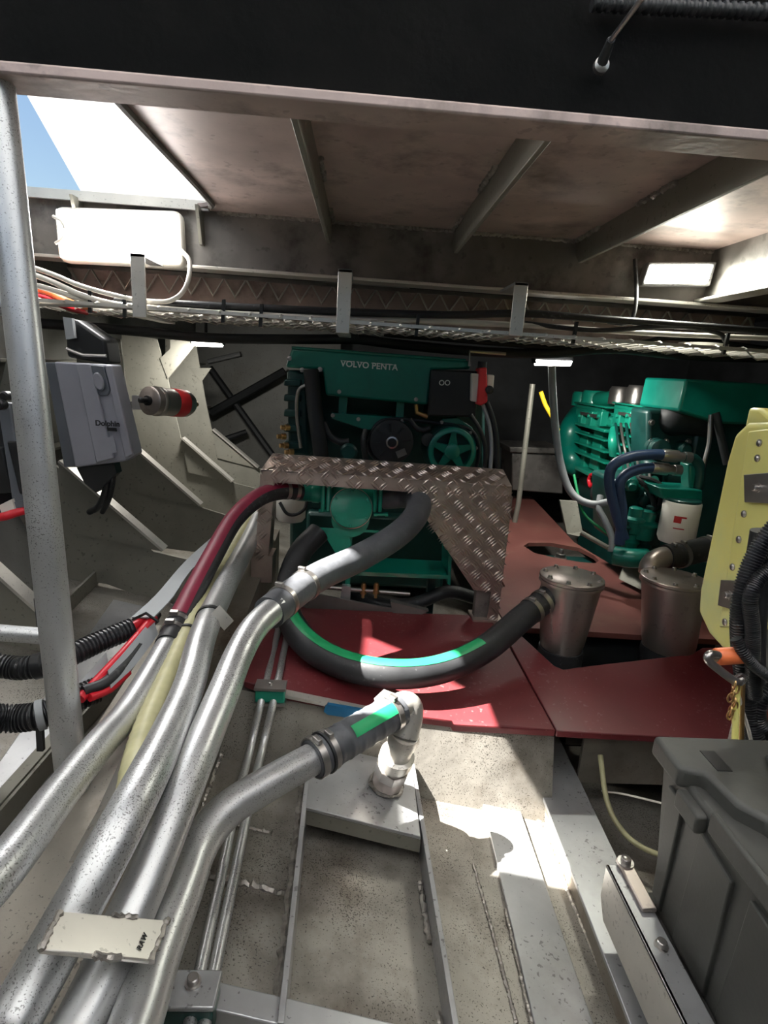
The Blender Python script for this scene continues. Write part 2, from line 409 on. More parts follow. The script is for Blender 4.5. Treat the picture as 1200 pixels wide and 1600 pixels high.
added_cano = thing('added_awning', 'second unseen white canvas awning added to bound the sun patch', 'awning', group='added awnings')  # also unseen and added; its slanted edge cuts the sun patch
mk('canvas', MB().prism([(-1.80, 2.02, 3.0), (-1.42, 1.68, 3.0), (1.0, 1.68, 3.0), (1.0, 2.7, 3.0), (-1.80, 2.7, 3.0)], (0, 0, .01)), 'white_canvas', added_cano)
for x, y in ((.95, 1.75), (.95, 2.65)):
    mk('post', MB().tube([V((x, y, 1.764)), V((x, y, 3.0))], .02, n=10), 'alu_pipe', added_cano)

# ------------------------------------------------------------------ web frames of the left side
def hframe(Y, web, gus, lab, extra=()):
    t = thing('hull_frame', lab, 'frame', group='frames along the left hull side', kind='structure')
    mk('web', face(web, Y, .012), 'alu_frame', t)
    g = mk('gusset', face(gus, Y-.012, .012), 'alu_frame', t)
    e0, e1 = P(*gus[0], Y=Y-.03), P(*gus[1], Y=Y-.03)
    d = (e1-e0); n = V((d.z, 0, -d.x)).normalized()
    if n.z < 0: n = -n
    mk('flange', MB().prism([e0, e1, e1+n*.010, e0+n*.010], (0, .055, 0)), 'alu_bright', t)
    for ex in extra: mk('bracket', face(ex, Y-.004, .012), 'alu_frame', t)
    return t
hframe(1.75, [(-320, 560), (-200, 560), (-180, 780), (0, 925), (70, 985), (95, 1015), (60, 1055), (0, 1045), (-330, 960)],
       [(-120, 800), (75, 975), (60, 1000), (-120, 960)], 'nearest hull frame gusset at the left edge behind the pole')
hframe(2.3, [(20, 520), (62, 520), (78, 720), (240, 862), (300, 876), (292, 945), (230, 935), (165, 912), (40, 900), (-60, 860)],
       [(90, 722), (253, 862), (112, 832)], 'hull frame with large gusset below the grey charger')
hframe(2.8, [(120, 520), (188, 530), (200, 640), (212, 705), (305, 790), (356, 806), (350, 862), (300, 862), (205, 850), (120, 830)],
       [(212, 705), (311, 791), (216, 770)], 'hull frame with gusset below the silver canister')
hframe(3.3, [(190, 520), (245, 530), (262, 592), (272, 640), (283, 686), (355, 752), (402, 764), (402, 815), (340, 815), (270, 800), (190, 780)],
       [(283, 686), (361, 754), (294, 738)], 'third hull frame with kinked upper bracket behind the canister',
       extra=([(236, 516), (305, 528), (303, 541), (262, 592), (250, 560), (266, 545), (266, 530), (236, 528)],))
hframe(3.8, [(258, 520), (305, 530), (315, 590), (322, 630), (331, 672), (396, 730), (440, 740), (440, 790), (330, 780), (262, 760)],
       [(331, 672), (402, 732), (340, 716)], 'farthest pale hull frame left of the big engine',
       extra=([(296, 575), (330, 575), (314, 598)],))
# dark braces against the far bulkhead
br = thing('brace_frame', 'dark crossed braces in the gloom left of the big engine', 'brace')
def bar(p, q, r=.012, n=8): return MB().tube([p, q], r, n=n)
mk('brace', bar(P(328, 575, Y=5.1), P(450, 745, Y=4.9), .03), 'dark_paint', br)
mk('brace', bar(P(330, 645, Y=5.0), P(445, 580, Y=5.0), .035), 'dark_paint', br)
mk('brace', bar(P(340, 690, Y=5.0), P(385, 675, Y=5.1), .025), 'dark_paint', br)
mk('brace', bar(P(325, 565, Y=5.1), P(375, 553, Y=5.1), .02), 'alu_bar', br)

# ------------------------------------------------------------------ longitudinal girder under the pipes
gir = thing('bottom_girder', 'low stained aluminium girder running under the pipe bundle', 'girder', kind='structure')
mk('girder_body', MB().prism([(-.345, .3, .05), (-.345, .3, .24), (-.60, .3, .24), (-.60, .3, .10)], (0, .001, 0)).add(
    [(-.345, .3, .05), (-.345, .3, .22), (-.60, .3, .22), (-.60, .3, .10), (-.345, 2.6, .05), (-.345, 2.6, .44), (-.60, 2.6, .44), (-.60, 2.6, .10)],
    [(0, 1, 2, 3), (4, 7, 6, 5), (0, 4, 5, 1), (1, 5, 6, 2), (2, 6, 7, 3), (0, 3, 7, 4)]), 'alu_girder', gir, bevel=.004)
mk('weld_bead', weld([V((-.343, .5, zf(-.343)+.003)), V((-.343, 1.5, zf(-.343)+.003))], .007), 'weld', gir)
# angle bars on the bottom, left
ang = thing('angle_bar', 'narrow angle bar on the bottom plating left of the pole', 'angle bar', kind='structure')
a0, a1 = PL(-80, 1400), PL(215, 1040)
mk('upright', MB().prism([a0, a1, a1+V((0, 0, .06)), a0+V((0, 0, .06))], (.008, 0, 0)), 'alu_frame', ang)
mk('toe', MB().prism([a0+V((0, 0, .06)), a1+V((0, 0, .06)), a1+V((-.03, 0, .06)), a0+V((-.03, 0, .06))], (0, 0, .006)), 'alu_frame', ang)
a0, a1 = PL(100, 962), PL(168, 893)
mk('flat_bar_stiffener', MB().prism([a0, a1, a1+V((0, 0, .06)), a0+V((0, 0, .06))], (.01, 0, 0)), 'alu_frame', label='short upright flat bar on the bottom plating behind the pole', cat='stiffener', kind='structure')

# ------------------------------------------------------------------ floor under and ahead of the red panels
bk = thing('floor_bulkhead', 'upright floor plate below the front edge of the red panels', 'plate', kind='structure')
tops = [P(x, y, Y=1.505) for x, y in ((345, 1072), (445, 1091), (600, 1120), (866, 1151))]
mk('plate', MB().prism([on(tops[0].x, 1.43)]+[on(t.x, 1.43) for t in tops[1:]]+tops[::-1], (0, .012, 0)), 'alu_floor', bk)
a_, b_ = P(440, 1085, Y=1.485), P(572, 1112, Y=1.485)
mk('lip', MB().prism([a_, b_, b_+V((0, .03, 0)), a_+V((0, .03, 0))], (0, 0, -.010)), 'alu_bright', bk)
mk('plate', MB().prism([V((.76, 1.56, -.05)), V((1.6, 1.56, -.05)), V((1.6, 1.56, .145)), V((.76, 1.56, .145))], (0, .012, 0)), 'alu_girder', bk)
mk('blue_strip', MB().prism([P(x, y, Y=1.478) for x, y in ((508, 1104), (512, 1101), (600, 1116), (600, 1130), (512, 1117), (506, 1112))], (0, .012, 0)), 'blue', bk, label='blue strip below the red panel edge')
# flat flange running forward to the battery box
fl = thing('flange_plate', 'flat grey aluminium flange plate beside the battery box', 'plate', kind='structure')
z_ = -.02
mk('plate', MB().prism([P(x, y, Z=z_) for x, y in ((800, 1120), (858, 1120), (1110, 1640), (1008, 1660))], (0, 0, -.012)), 'alu_bar', fl, bevel=.002)
mk('upright', MB().prism([P(805, 1130, Z=z_-.012), P(1005, 1650, Z=z_-.012), P(1005, 1650, Z=z_-.012)+V((0, 0, -.12)), P(805, 1130, Z=z_-.012)+V((0, 0, -.12))], (.01, 0, 0)), 'alu_girder', fl)

# intake box: two bars, capping plate, front bar
box = thing('intake_box', 'shallow welded intake box on the bottom plating with capping plate', 'intake box', kind='structure')
def flatbar(p, q, h, th=.011, nm='bar', mt='alu_bar', par=None):
    return mk(nm, MB().prism([p, q, q+V((0, 0, h)), p+V((0, 0, h))], (th, 0, 0)), mt, par, bevel=.0015)
flatbar(on(-.095, 1.46), on(-.082, .72), .095, par=box)
flatbar(on(.205, 1.46), on(.228, .62), .085, par=box)
mk('cap_plate', MB().prism([on(-.085, 1.45, .085), on(.207, 1.45, .078), on(.207, 1.185, .078), on(-.085, 1.20, .085)], (0, 0, .010)), 'alu_bar', box, bevel=.002)
mk('cap_lip', MB().prism([on(-.085, 1.20, .085), on(.207, 1.185, .078), on(.207, 1.185, .04), on(-.085, 1.20, .045)], (0, .008, 0)), 'alu_frame', box)
mk('weld_bead', weld([on(-.103, 1.42, .006), on(-.094, .8, .006)], .011), 'weld', box)
mk('weld_bead', weld([on(.206, 1.13, .01), on(.211, .98, .01)], .007), 'weld', box)
mk('weld_bead', weld([on(.213, .84, .01), on(.216, .76, .01)], .007), 'weld', box)
fb = thing('cross_bar', 'aluminium cross bar on the bottom at the lower edge of the picture', 'bar', kind='structure')
p0, p1 = PL(300, 1523, dz=.085), PL(640, 1604, dz=.085)
mk('bar', MB().prism([p0, p1, p1+V((0, -.045, 0)), p0+V((0, -.045, 0))], (0, 0, -.045)), 'alu_bar', fb, bevel=.003)
mk('leg', MB().prism([p0+V((.02, -.01, -.045)), p0+V((.05, -.01, -.045)), p0+V((.05, -.01, -.10)), p0+V((.02, -.01, -.10))], (0, -.02, 0)), 'alu_bar', fb)
mk('leg', MB().prism([p1+V((-.05, -.01, -.045)), p1+V((-.02, -.01, -.045)), p1+V((-.02, -.01, -.10)), p1+V((-.05, -.01, -.10))], (0, -.02, 0)), 'alu_bar', fb)

# ------------------------------------------------------------------ red sole panels
RZ = .25
def panel(pts, mt, lab, extra_world=None):
    pl = extra_world or [P(x, y, Y=FE) if (x, y) in FRONT else P(x, y, Z=RZ) for x, y in pts]
    return mk('sole_panel', MB().prism(pl, (0, 0, -.022)), mt, label=lab, cat='floor panel', group='red sole panels', bevel=.003)
FE = 1.5
FRONT = {(382, 1064), (445, 1084), (600, 1113), (705, 1127), (708, 1133), (868, 1141), (870, 1142), (1240, 1162)}
panel([(382, 1064), (445, 1084), (600, 1113), (705, 1127), (708, 1133), (868, 1141), (782, 985), (760, 962), (480, 950), (418, 925)], 'red_floor', 'dark red sole panel lying under the curved hose')
panel([(870, 1142), (1240, 1162), (1240, 1010), (1098, 1012), (1080, 1022), (905, 1042), (880, 1046), (866, 1040), (806, 985), (788, 990)], 'red_floor', 'dark red sole panel in front of the two steel strainers')
rp = [V((.62, 2.06, RZ)), V((1.55, 2.02, RZ)), V((1.55, 2.9, RZ)), V((1.40, 2.9, RZ)), V((1.34, 3.3, RZ)), V((1.45, 4.6, RZ)), V((.80, 4.6, RZ)), V((.72, 2.5, RZ)), V((.62, 2.4, RZ))]
# back panel with the slot for the engine mount
slot = [P(x, y, Z=RZ) for x, y in ((818, 853), (826, 848), (860, 848), (905, 856), (928, 868), (936, 876), (930, 880), (905, 878), (870, 872), (835, 864))]
bm_ = bmesh.new()
ov = [bm_.verts.new(v) for v in rp]; iv = [bm_.verts.new(v) for v in slot]
es = [bm_.edges.new((ov[i], ov[(i+1) % len(ov)])) for i in range(len(ov))]+[bm_.edges.new((iv[i], iv[(i+1) % len(iv)])) for i in range(len(iv))]
r_ = bmesh.ops.triangle_fill(bm_, edges=es, use_beauty=True)
bm_.faces.ensure_lookup_table(); bm_.verts.index_update()
mbp = MB(); base = [v.co.copy() for v in bm_.verts]; nb_ = len(base)
mbp.v = base+[v+V((0, 0, -.022)) for v in base]
mbp.f = [[v.index for v in f.verts] for f in bm_.faces]+[[v.index+nb_ for v in f.verts] for f in bm_.faces]
for lp in (ov, iv):
    for i in range(len(lp)):
        a, b = lp[i].index, lp[(i+1) % len(lp)].index; mbp.f.append([a, b, b+nb_, a+nb_])
bm_.free()
mk('sole_panel', mbp, 'red_floor_dusty', label='dusty red walkway panel with a slot running back between the engines', cat='floor panel', group='red sole panels')
mb_ = thing('mount_bolt', 'engine mount bolt with nut showing in the walkway slot', 'bolt')
c = P(876, 868, Z=.22)
mk('washer', MB().lathe(c+V((0, 0, -.02)), (0, 0, 1), [(.036, 0), (.036, .008), (.02, .012)]), 'steel', mb_)
mk('nut', MB().lathe(c+V((0, 0, -.008)), (0, 0, 1), [(.028, 0), (.028, .018), (.024, .02)], n=6), 'steel', mb_)
mk('stud', MB().lathe(c+V((0, 0, .012)), (0, 0, 1), [(.013, 0), (.013, .025), (.011, .028)]), 'steel', mb_)
mk('mount_arm', MB().box(c.x-.07, c.x+.18, c.y-.05, c.y+.06, .10, .20), 'green_dark', mb_, bevel=.005)
# dark bearers under the panels
for i, (x0, x1, y0, y1, lab) in enumerate(((-.30, .60, 1.60, 1.64, 'dark bearer under the left red panel'), (.62, 1.6, 1.80, 1.84, 'dark bearer under the front red panel, before the strainers'), (.62, 1.5, 2.10, 2.15, 'dark bearer under the walkway, behind the strainers'))):
    mk('sole_bearer', MB().prism([on(x0, y0), on(x1, y0), V((x1, y0, RZ-(.10 if y0 < 2 else .023))), V((x0, y0, RZ-(.10 if y0 < 2 else .023)))], (0, y1-y0, 0)), 'dark_paint', kind='structure', label=lab, cat='bearer')

# ================================================================== LAMPS
def lamp(c, d, sx, sy, power, color, parent):
    l = bpy.data.lights.new('lamp_light', 'AREA'); l.shape = 'RECTANGLE'; l.size = sx; l.size_y = sy; l.energy = power; l.color = color
    o = bpy.data.objects.new('lamp_light', l); _reg(o, parent, V(c)); o.rotation_euler = V(d).to_track_quat('-Z', 'Y').to_euler(); return o
lf = thing('flood_lamp', 'large glowing white rectangular flood lamp below the hatch', 'lamp')
mk('housing', face([(80, 320), (281, 327), (286, 418), (88, 408)], 2.405, .08), 'white_plastic', lf, bevel=.03, seg=4)
mk('lens', face([(86, 326), (276, 333), (280, 411), (93, 402)], 2.39, .012), 'lens', lf, bevel=.02, seg=3)
mk('handle', MB().tube(cr([P(83, 338, Y=2.385), P(96, 346, Y=2.37), P(102, 360, Y=2.365), P(97, 373, Y=2.37), P(87, 380, Y=2.385)], 5), .006, n=8), 'white_plastic', lf)
lamp(P(180, 370, Y=2.38), (0.05, -.75, -.6), .4, .16, 12, (1, .98, .95), lf)
mk('mounting_bracket', MB().box(-1.05, -.75, 2.45, 2.49, 1.57, 1.60), 'steel', lf)
rl = thing('bulkhead_lamp', 'small glowing greenish-white lamp on the deck beam at right', 'lamp')
mk('housing', face([(1003, 446), (1014, 409), (1121, 409), (1110, 447)], 2.415, .05), 'alu_bar', rl, bevel=.006)
mk('lens', face([(1007, 442), (1017, 413), (1116, 413), (1106, 443)], 2.405, .011), 'lens_warm', rl, bevel=.008)
lamp(P(1062, 432, Y=2.39), (.1, -.6, -.8), .26, .06, 7, (1, 1, .88), rl)
for (pts, Y, ctr, lab, pw) in (([(298, 531), (347, 534), (344, 542), (300, 540)], 3.15, (322, 545), 'small lit lamp under the cable tray by the hull frames', 9),
                           ([(838, 562), (895, 564), (892, 572), (840, 571)], 3.0, (866, 578), 'small lit lamp above the walkway between the engines', 10)):
    t = thing('strip_lamp', lab, 'lamp', group='small lamps under the tray')
    mk('housing', face([(x+(3 if i in (1, 2) else -3), y-7 if i < 2 else y-3) for i, (x, y) in enumerate(pts)], Y, .07), 'dark_paint', t, bevel=.004)
    mk('lens', face(pts, Y-.012, .06), 'lens_far', t, bevel=.004)
    cx_ = P(*ctr, Y=Y+.03)
    mk('drop_rod', MB().tube([V((cx_.x, Y+.03, cx_.z+.04)), V((cx_.x, Y+.03, 1.75))], .008, n=8), 'dark_paint', t)
    if Y < 3.1: lamp(P(*ctr, Y=Y+.05), (.45, .35, -.8), .16, .05, pw, (1, .97, .9), t)
    else: lamp(P(*ctr, Y=Y), (-.15, .35, -.75), .16, .05, pw, (1, .97, .9), t)

# ================================================================== CABLE TRAY
tray = thing('cable_tray', 'expanded-metal cable tray hanging across the space below the deck beam', 'cable tray')
TX0, TX1, TY0, TY1, TZ = -1.36, 1.9, 2.27, 2.86, 1.355
mbm = MB()
rows = 9
for k in range(rows):
    y0 = TY0+(TY1-TY0)*k/(rows-1); n = int((TX1-TX0)/.055)
    for i in range(n):
        xa = TX0+(TX1-TX0)*i/n; xb = TX0+(TX1-TX0)*(i+1)/n; sg = 1 if (i+k) % 2 else -1
        a = V((xa, y0-sg*.03, TZ+.006*sg)); b = V((xb, y0+sg*.03, TZ-.006*sg)); d = (b-a)
        s = V((0, .012, .004)); h = V((0, 0, .004))
        mbm.add([a-s, b-s, b+s, a+s, a-s+h, b-s+h, b+s+h, a+s+h], [(0, 1, 2, 3), (7, 6, 5, 4), (0, 4, 5, 1), (1, 5, 6, 2), (2, 6, 7, 3), (3, 7, 4, 0)])
mk('mesh_strands', mbm, 'alu_bright', tray, kind='stuff', smooth=False)
mk('edge_rail', MB().box(TX0, TX1, TY0-.035, TY0-.027, TZ-.004, TZ+.008), 'alu_bright', tray)
mk('edge_rail', MB().box(TX0, TX1, TY1+.03, TY1+.04, TZ, TZ+.20), 'alu_deck', tray)
zz = []
n = 66
for i in range(n): zz.append(V((TX0+(TX1-TX0)*i/(n-1), TY1+.005, TZ+(.12 if i % 2 else .20))))
mk('zigzag_rail', MB().tube(zz, .008, n=6), 'alu_bright', tray)
mk('edge_rail', MB().box(TX0, TX1, TY1-.002, TY1+.01, TZ+.196, TZ+.212), 'steel', tray)
# hangers
for (x, y0, y1, lab) in ((218, 424, 496, 'left'), (539, 440, 521, 'mid'), (812, 456, 526, 'right')):
    c0 = P(x, y0, Y=2.238); c1 = P(x, y1, Y=2.238)
    mk('hanger', MB().box(c0.x-.025, c0.x+.025, 2.222, 2.230, c1.z, 1.535), 'alu_bright', tray, bevel=.002)
    mk('hanger_foot', MB().box(c0.x-.025, c0.x+.025, 2.23, 2.55, c1.z, c1.z+.008), 'alu_bright', tray)
    mk('hanger_lug', MB().box(c0.x-.025, c0.x+.025, 2.222, 2.46, 1.525, 1.535), 'alu_bar', tray)
# cables lying on the tray
def cable(name, pts, r, mt, lab, cat='cable', group=None, n=10, sm=6):
    return mk(name, MB().tube(cr(pts, sm), r, n=n), mt, label=lab, cat=cat, group=group)
tz = TZ+.03
def tp(x, y, Y=2.25): return P(x, y, Y=Y)
cable('tray_cable', [tp(-60, 400), tp(60, 432), tp(130, 462, 2.26), tp(200, 478, 2.27), tp(330, 488, 2.28), tp(520, 496, 2.3), tp(760, 505, 2.32), tp(1000, 520, 2.33), tp(1230, 530, 2.33)], .010, 'white_cable', 'pale cable along the front of the tray', group='cables on the tray')
cable('tray_cable', [tp(-60, 420), tp(60, 447), tp(150, 472, 2.28), tp(260, 480, 2.30), tp(400, 488, 2.31), tp(620, 500, 2.33), tp(900, 512, 2.34)], .010, 'white_cable', 'second pale cable on the tray, ending right of the middle hanger', group='cables on the tray')
cable('tray_cable', [tp(180, 470, 2.30), tp(300, 476, 2.3), tp(420, 482, 2.29), tp(560, 488, 2.29), tp(700, 492, 2.29), tp(820, 490, 2.3), tp(960, 500, 2.3), tp(1230, 520, 2.3)], .014, 'rubber', 'thick black cable along the tray', group='cables on the tray')
cable('tray_cable', [tp(-40, 430, 2.32), tp(60, 452, 2.32), tp(95, 466, 2.33), tp(125, 478, 2.42), tp(150, 484, 2.6)], .011, 'orange', 'orange cable entering the tray at left', group='cables on the tray')
cable('tray_cable', [tp(-40, 442, 2.31), tp(60, 463, 2.31), tp(85, 472, 2.33), tp(110, 482, 2.42), tp(135, 488, 2.6)], .011, 'red_cable', 'red cable entering the tray at left', group='cables on the tray')
cable('tray_cable', [tp(-40, 470, 2.26), tp(60, 474, 2.26), tp(160, 478, 2.26), tp(300, 486, 2.27), tp(440, 494, 2.27), tp(600, 502, 2.28)], .009, 'white_cable', 'lowest pale cable on the tray, ending past the middle hanger', group='cables on the tray')
cable('tray_cable', [tp(820, 505, 2.33), tp(930, 516, 2.3), tp(1050, 510, 2.3), tp(1120, 520, 2.29), tp(1135, 535, 2.3)], .009, 'rubber', 'black cable bending down off the tray at right', group='cables on the tray')
cable('lamp_cable', [P(284, 392, Y=2.41), P(296, 408, Y=2.36), P(294, 438, Y=2.30), P(280, 462, Y=2.28), P(252, 472, Y=2.27), P(200, 466, Y=2.26), P(130, 448, Y=2.26), P(80, 428, Y=2.26), P(0, 400, Y=2.26)], .0085, 'white_cable', 'white flex looping down from the flood lamp')
cable('lamp_cable', [P(992, 405, Y=2.44), P(994, 440, Y=2.42), P(994, 470, Y=2.36), P(988, 498, Y=2.33), P(975, 506, Y=2.33), P(950, 503, Y=2.33)], .008, 'rubber', 'black flex running down beside the small bright lamp')
for x, y in ((141, 471), (195, 478), (349, 486), (408, 493), (652, 508), (898, 520), (1134, 537)):
    c = P(x, y, Y=2.262)
    mk('cable_tie', MB().obox(c, (.006, 0, .001), (0, .006, 0), (.002, 0, .040)), 'black_plastic', tray)
# dark cable looms below the tray
for i, (pts, lab) in enumerate((([(560, 530), (640, 540), (760, 550), (860, 552), (960, 545), (1080, 556), (1230, 560)], 'dark cable loom sagging below the tray over the walkway'),
                                ([(600, 522), (760, 535), (900, 545), (1000, 536), (1060, 528), (1220, 548)], 'dark grey conduit strung under the tray at right'),
                                ([(60, 505), (150, 512), (240, 520), (330, 528), (430, 530), (560, 530)], 'dark loom under the tray above the hull frames'))):
    cable('cable_loom', [P(x, y, Y=2.75) for x, y in pts], .022 if i != 1 else .012, 'dark_paint', lab, cat='cable loom')
sd = thing('smoke_sensor', 'round pale sensor under the tray at upper right', 'sensor')
c = P(1097, 548, Y=2.6)
mk('base', MB().lathe(c+V((0, 0, .03)), (0, 0, -1), [(.10, 0), (.10, .012), (.085, .02)]), 'white_plastic', sd)
mk('cage', MB().lathe(c+V((0, 0, .01)), (0, 0, -1), [(.06, 0), (.055, .02), (.035, .03)]), 'white_plastic', sd)

# ================================================================== LEFT SIDE EQUIPMENT
pole = thing('stanchion', 'worn aluminium stanchion pole rising at the left edge', 'pole')
px_, py_ = -.553, 1.05
mk('tube', MB().tube([V((px_, py_, zf(px_))), V((px_-.057, py_+.07, .89)), V((px_-.128, py_+.16, 1.648))], .031, n=28), 'alu_pipe', pole)
a, b = P(-90, 982, Y=1.12), P(98, 996, Y=1.11)
mk('side_rail', MB().tube([a, b], .017, n=18), 'alu_pipe', pole)
a, b = P(-40, 470, Y=1.17), P(14, 478, Y=1.165)
mk('side_rail', MB().tube([a, b], .02, n=18), 'alu_pipe', pole)
mk('weld_bead', weld([P(88, 982, Y=1.09), P(92, 1000, Y=1.085), P(90, 1012, Y=1.09)], .006), 'weld', pole)
mk('scorch_mark', MB().ribbon([V((px_-.0846*(z-.143), py_+.106*(z-.143), z)) for z in (.655, .675, .695, .71)], .0312, R(-74), R(-44), .0006, (0, -1, 0)), 'ink', pole)

chg = thing('battery_charger', 'grey wall battery charger with dark lettering below the tray', 'charger')
CY_ = 2.08
mk('body', face([(84, 565), (174, 570), (209, 712), (196, 721), (117, 731)], CY_, .09), 'charger_grey', chg, bevel=.006)
mk('side_fin', face([(70, 566), (88, 566), (119, 730), (100, 730)], CY_+.03, .08), 'mid_grey', chg, bevel=.003)
mk('front_panel', face([(118, 568), (140, 568), (178, 716), (150, 724)], CY_-.014, .016), 'charger_grey', chg, bevel=.004)
mk('front_ridge', face([(164, 571), (174, 571), (207, 710), (195, 716)], CY_-.010, .012), 'charger_grey', chg, bevel=.004)
c = P(155, 596, Y=CY_-.012)
mk('dial_surround', face([(138, 570), (162, 572), (172, 610), (168, 618), (156, 619), (150, 612)], CY_-.008, .01), 'mid_grey', chg, bevel=.003)
dl = MB(); dl.lathe(c, (0, -1, 0), [(.030, 0), (.030, .006), (.026, .010)], n=24)
for v in dl.v: v.x = c.x+(v.x-c.x)*.55+(v.z-c.z)*-.18
mk('dial', dl, 'charger_grey', chg)
xd = P(180, 662, Y=CY_)-P(160, 661, Y=CY_); yd = P(170, 650, Y=CY_)-P(173, 664, Y=CY_)
txt('Dolphin', .026, P(168, 662, Y=CY_-.026), xd, yd, 'ink', chg, off=.0008)
tl = P(175, 671, Y=CY_-.016)
mk('label_patch', MB().obox(tl, xd.normalized()*.016, (0, .002, 0), yd.normalized()*.006), 'ink', chg)
mk('label_patch', face([(152, 688), (177, 681), (183, 706), (158, 714)], CY_-.0155, .002), 'charger_grey', chg)
mk('gland_box', face([(120, 731), (178, 724), (182, 740), (150, 770), (132, 755)], CY_+.02, .05), 'black_plastic', chg)
cable('charger_cable', [P(160, 735, Y=2.12), P(166, 760, Y=2.13), P(155, 790, Y=2.16), P(140, 800, Y=2.25)], .012, 'rubber', 'black cable below the battery charger')
cable('charger_cable', [P(176, 730, Y=2.12), P(176, 752, Y=2.13), P(170, 780, Y=2.16), P(160, 800, Y=2.25)], .010, 'rubber', 'thinner black cable hanging under the charger, right one')
hd = thing('black_housing', 'glossy black housing mounted above the battery charger', 'housing')
mk('shell', face([(100, 500), (118, 498), (164, 530), (170, 570), (104, 558)], 2.14, .12), 'black_plastic', hd, bevel=.012, seg=3)
mk('rim', MB().tube([P(104, 545, Y=2.13), P(130, 555, Y=2.128), P(166, 556, Y=2.13)], .006, n=8), 'steel', hd)
mk('bracket', face([(98, 495), (112, 497), (116, 528), (103, 530)], 2.11, .02), 'trunk_grey', hd)

can = thing('canister', 'silver canister with a red band strapped to a hull frame', 'canister')
a, b = P(232, 626, Y=2.40), P(296, 631, Y=2.62); d = b-a; L_ = d.length
mk('cylinder', MB().lathe(a, d, [(.050, 0), (.058, .006), (.058, L_-.03), (.048, L_-.008), (.03, L_)], n=32), 'stainless', can)
mk('red_band', MB().lathe(a, d, [(.0585, L_*.52), (.0595, L_*.53), (.0595, L_*.78), (.0585, L_*.79)], n=32, cap=False), 'red_label', can, label='red printed band')
mk('end_fitting', MB().lathe(a, -d, [(.02, 0), (.02, .01), (.012, .012), (.012, .045), (.006, .05)]), 'ink', can)
mk('end_valve', MB().lathe(b, d, [(.018, -.01), (.018, .02), (.010, .022), (.010, .05)]), 'brass', can)
mk('strap', MB().lathe(a, d, [(.0588, L_*.14), (.0605, L_*.15), (.0605, L_*.24), (.0588, L_*.25)], n=32, cap=False), 'steel', can)
mk('mount', face([(206, 618), (226, 618), (226, 640), (206, 640)], 2.47, .02), 'alu_bar', can)
mk('mount_arm', MB().tube([P(214, 630, Y=2.48), P(196, 636, Y=2.81)], .014, n=10), 'alu_bar', can)

iso = thing('isolator_bank', 'dark isolator bank with grey cover strip at the far left edge', 'isolator')
IY = 1.6
mk('back_plate', face([(-60, 640), (30, 635), (50, 800), (-30, 815)], IY+.03, .02), 'dark_paint', iso)
mk('cover_strip', face([(-5, 628), (14, 630), (40, 785), (20, 790)], IY, .03), 'mid_grey', iso, bevel=.003)
mk('black_block', face([(10, 690), (40, 688), (46, 775), (30, 772)], IY-.01, .04), 'black_plastic', iso, bevel=.004)
mk('black_block', face([(-60, 700), (3, 700), (18, 770), (-50, 775)], IY, .04), 'black_plastic', iso, bevel=.004)
mk('terminal', face([(-2, 790), (18, 780), (23, 795), (2, 801)], IY-.012, .03), 'white_plastic', iso)
mk('foot', face([(20, 785), (42, 780), (44, 790), (24, 795)], IY-.005, .03), 'mid_grey', iso)
mk('knob', MB().lathe(P(5, 632, Y=IY-.03), (0, -1, 0), [(.014, 0), (.014, .02), (.01, .025)]), 'black_plastic', iso)
mk('knob', MB().lathe(P(13, 618, Y=IY-.01), (0, -1, 0), [(.012, 0), (.012, .02), (.008, .025)]), 'black_plastic', iso)
cable('battery_cable', [P(-50, 812, Y=IY), P(0, 808, Y=IY-.02), P(22, 802, Y=IY-.01), P(46, 793, Y=IY+.02), P(75, 770, Y=IY+.1)], .012, 'red_cable', 'red battery cable below the dark isolator bank')

# ================================================================== PIPES AND HOSES
def Wp(l): return [W(x, y, w) for x, y, w in l]
D1 = .035
pa = thing('coolant_pipe', 'leftmost aluminium pipe running up to the black and red hose', 'pipe', group='aluminium pipes in the bundle')
A_ = cr(Wp([(-130, 1500, .62), (0, 1362, .74), (90, 1245, .92), (150, 1170, 1.08), (205, 1105, 1.25), (265, 1003, 1.52)]), 6)
mk('tube', MB().tube(A_, .030, n=24), 'alu_pipe', pa)
pb = thing('coolant_pipe', 'second aluminium pipe of the bundle, running beside the olive hose', 'pipe', group='aluminium pipes in the bundle')
B_ = cr(Wp([(-40, 1690, .66), (40, 1560, .74), (190, 1290, .88), (262, 1150, 1.10), (296, 1070, 1.28), (318, 990, 1.48), (350, 920, 1.78), (392, 840, 2.25), (408, 800, 2.6)]), 6)
mk('tube', MB().tube(B_, D1, n=24), 'alu_pipe', pb)
i_ = min(range(len(B_)), key=lambda i: (B_[i]-W(330, 965, 1.55)).length)
mk('tie', MB().lathe(B_[i_], B_[i_+1]-B_[i_-1], [(D1*1.02, -.008), (D1*1.1, -.007), (D1*1.1, .007), (D1*1.02, .008)], n=24, cap=False), 'black_plastic', pb)
mk('tag', MB().obox(W(347, 965, 1.52), (.018, 0, -.022), (0, .002, 0), (.012, 0, .014)), 'alu_bright', pb)
pc = thing('coolant_pipe', 'third aluminium pipe of the bundle, ending at the grey hose clamps', 'pipe', group='aluminium pipes in the bundle')
C_ = cr(Wp([(60, 1720, .68), (140, 1570, .77), (230, 1370, .90), (300, 1200, 1.06), (348, 1085, 1.25), (372, 1025, 1.38), (398, 980, 1.47), (432, 948, 1.57)]), 6)
mk('tube', MB().tube(C_, D1, n=24), 'alu_pipe', pc)
pd_ = thing('intake_pipe', 'bent aluminium pipe in front leading to the rubber sleeve', 'pipe', group='aluminium pipes in the bundle')
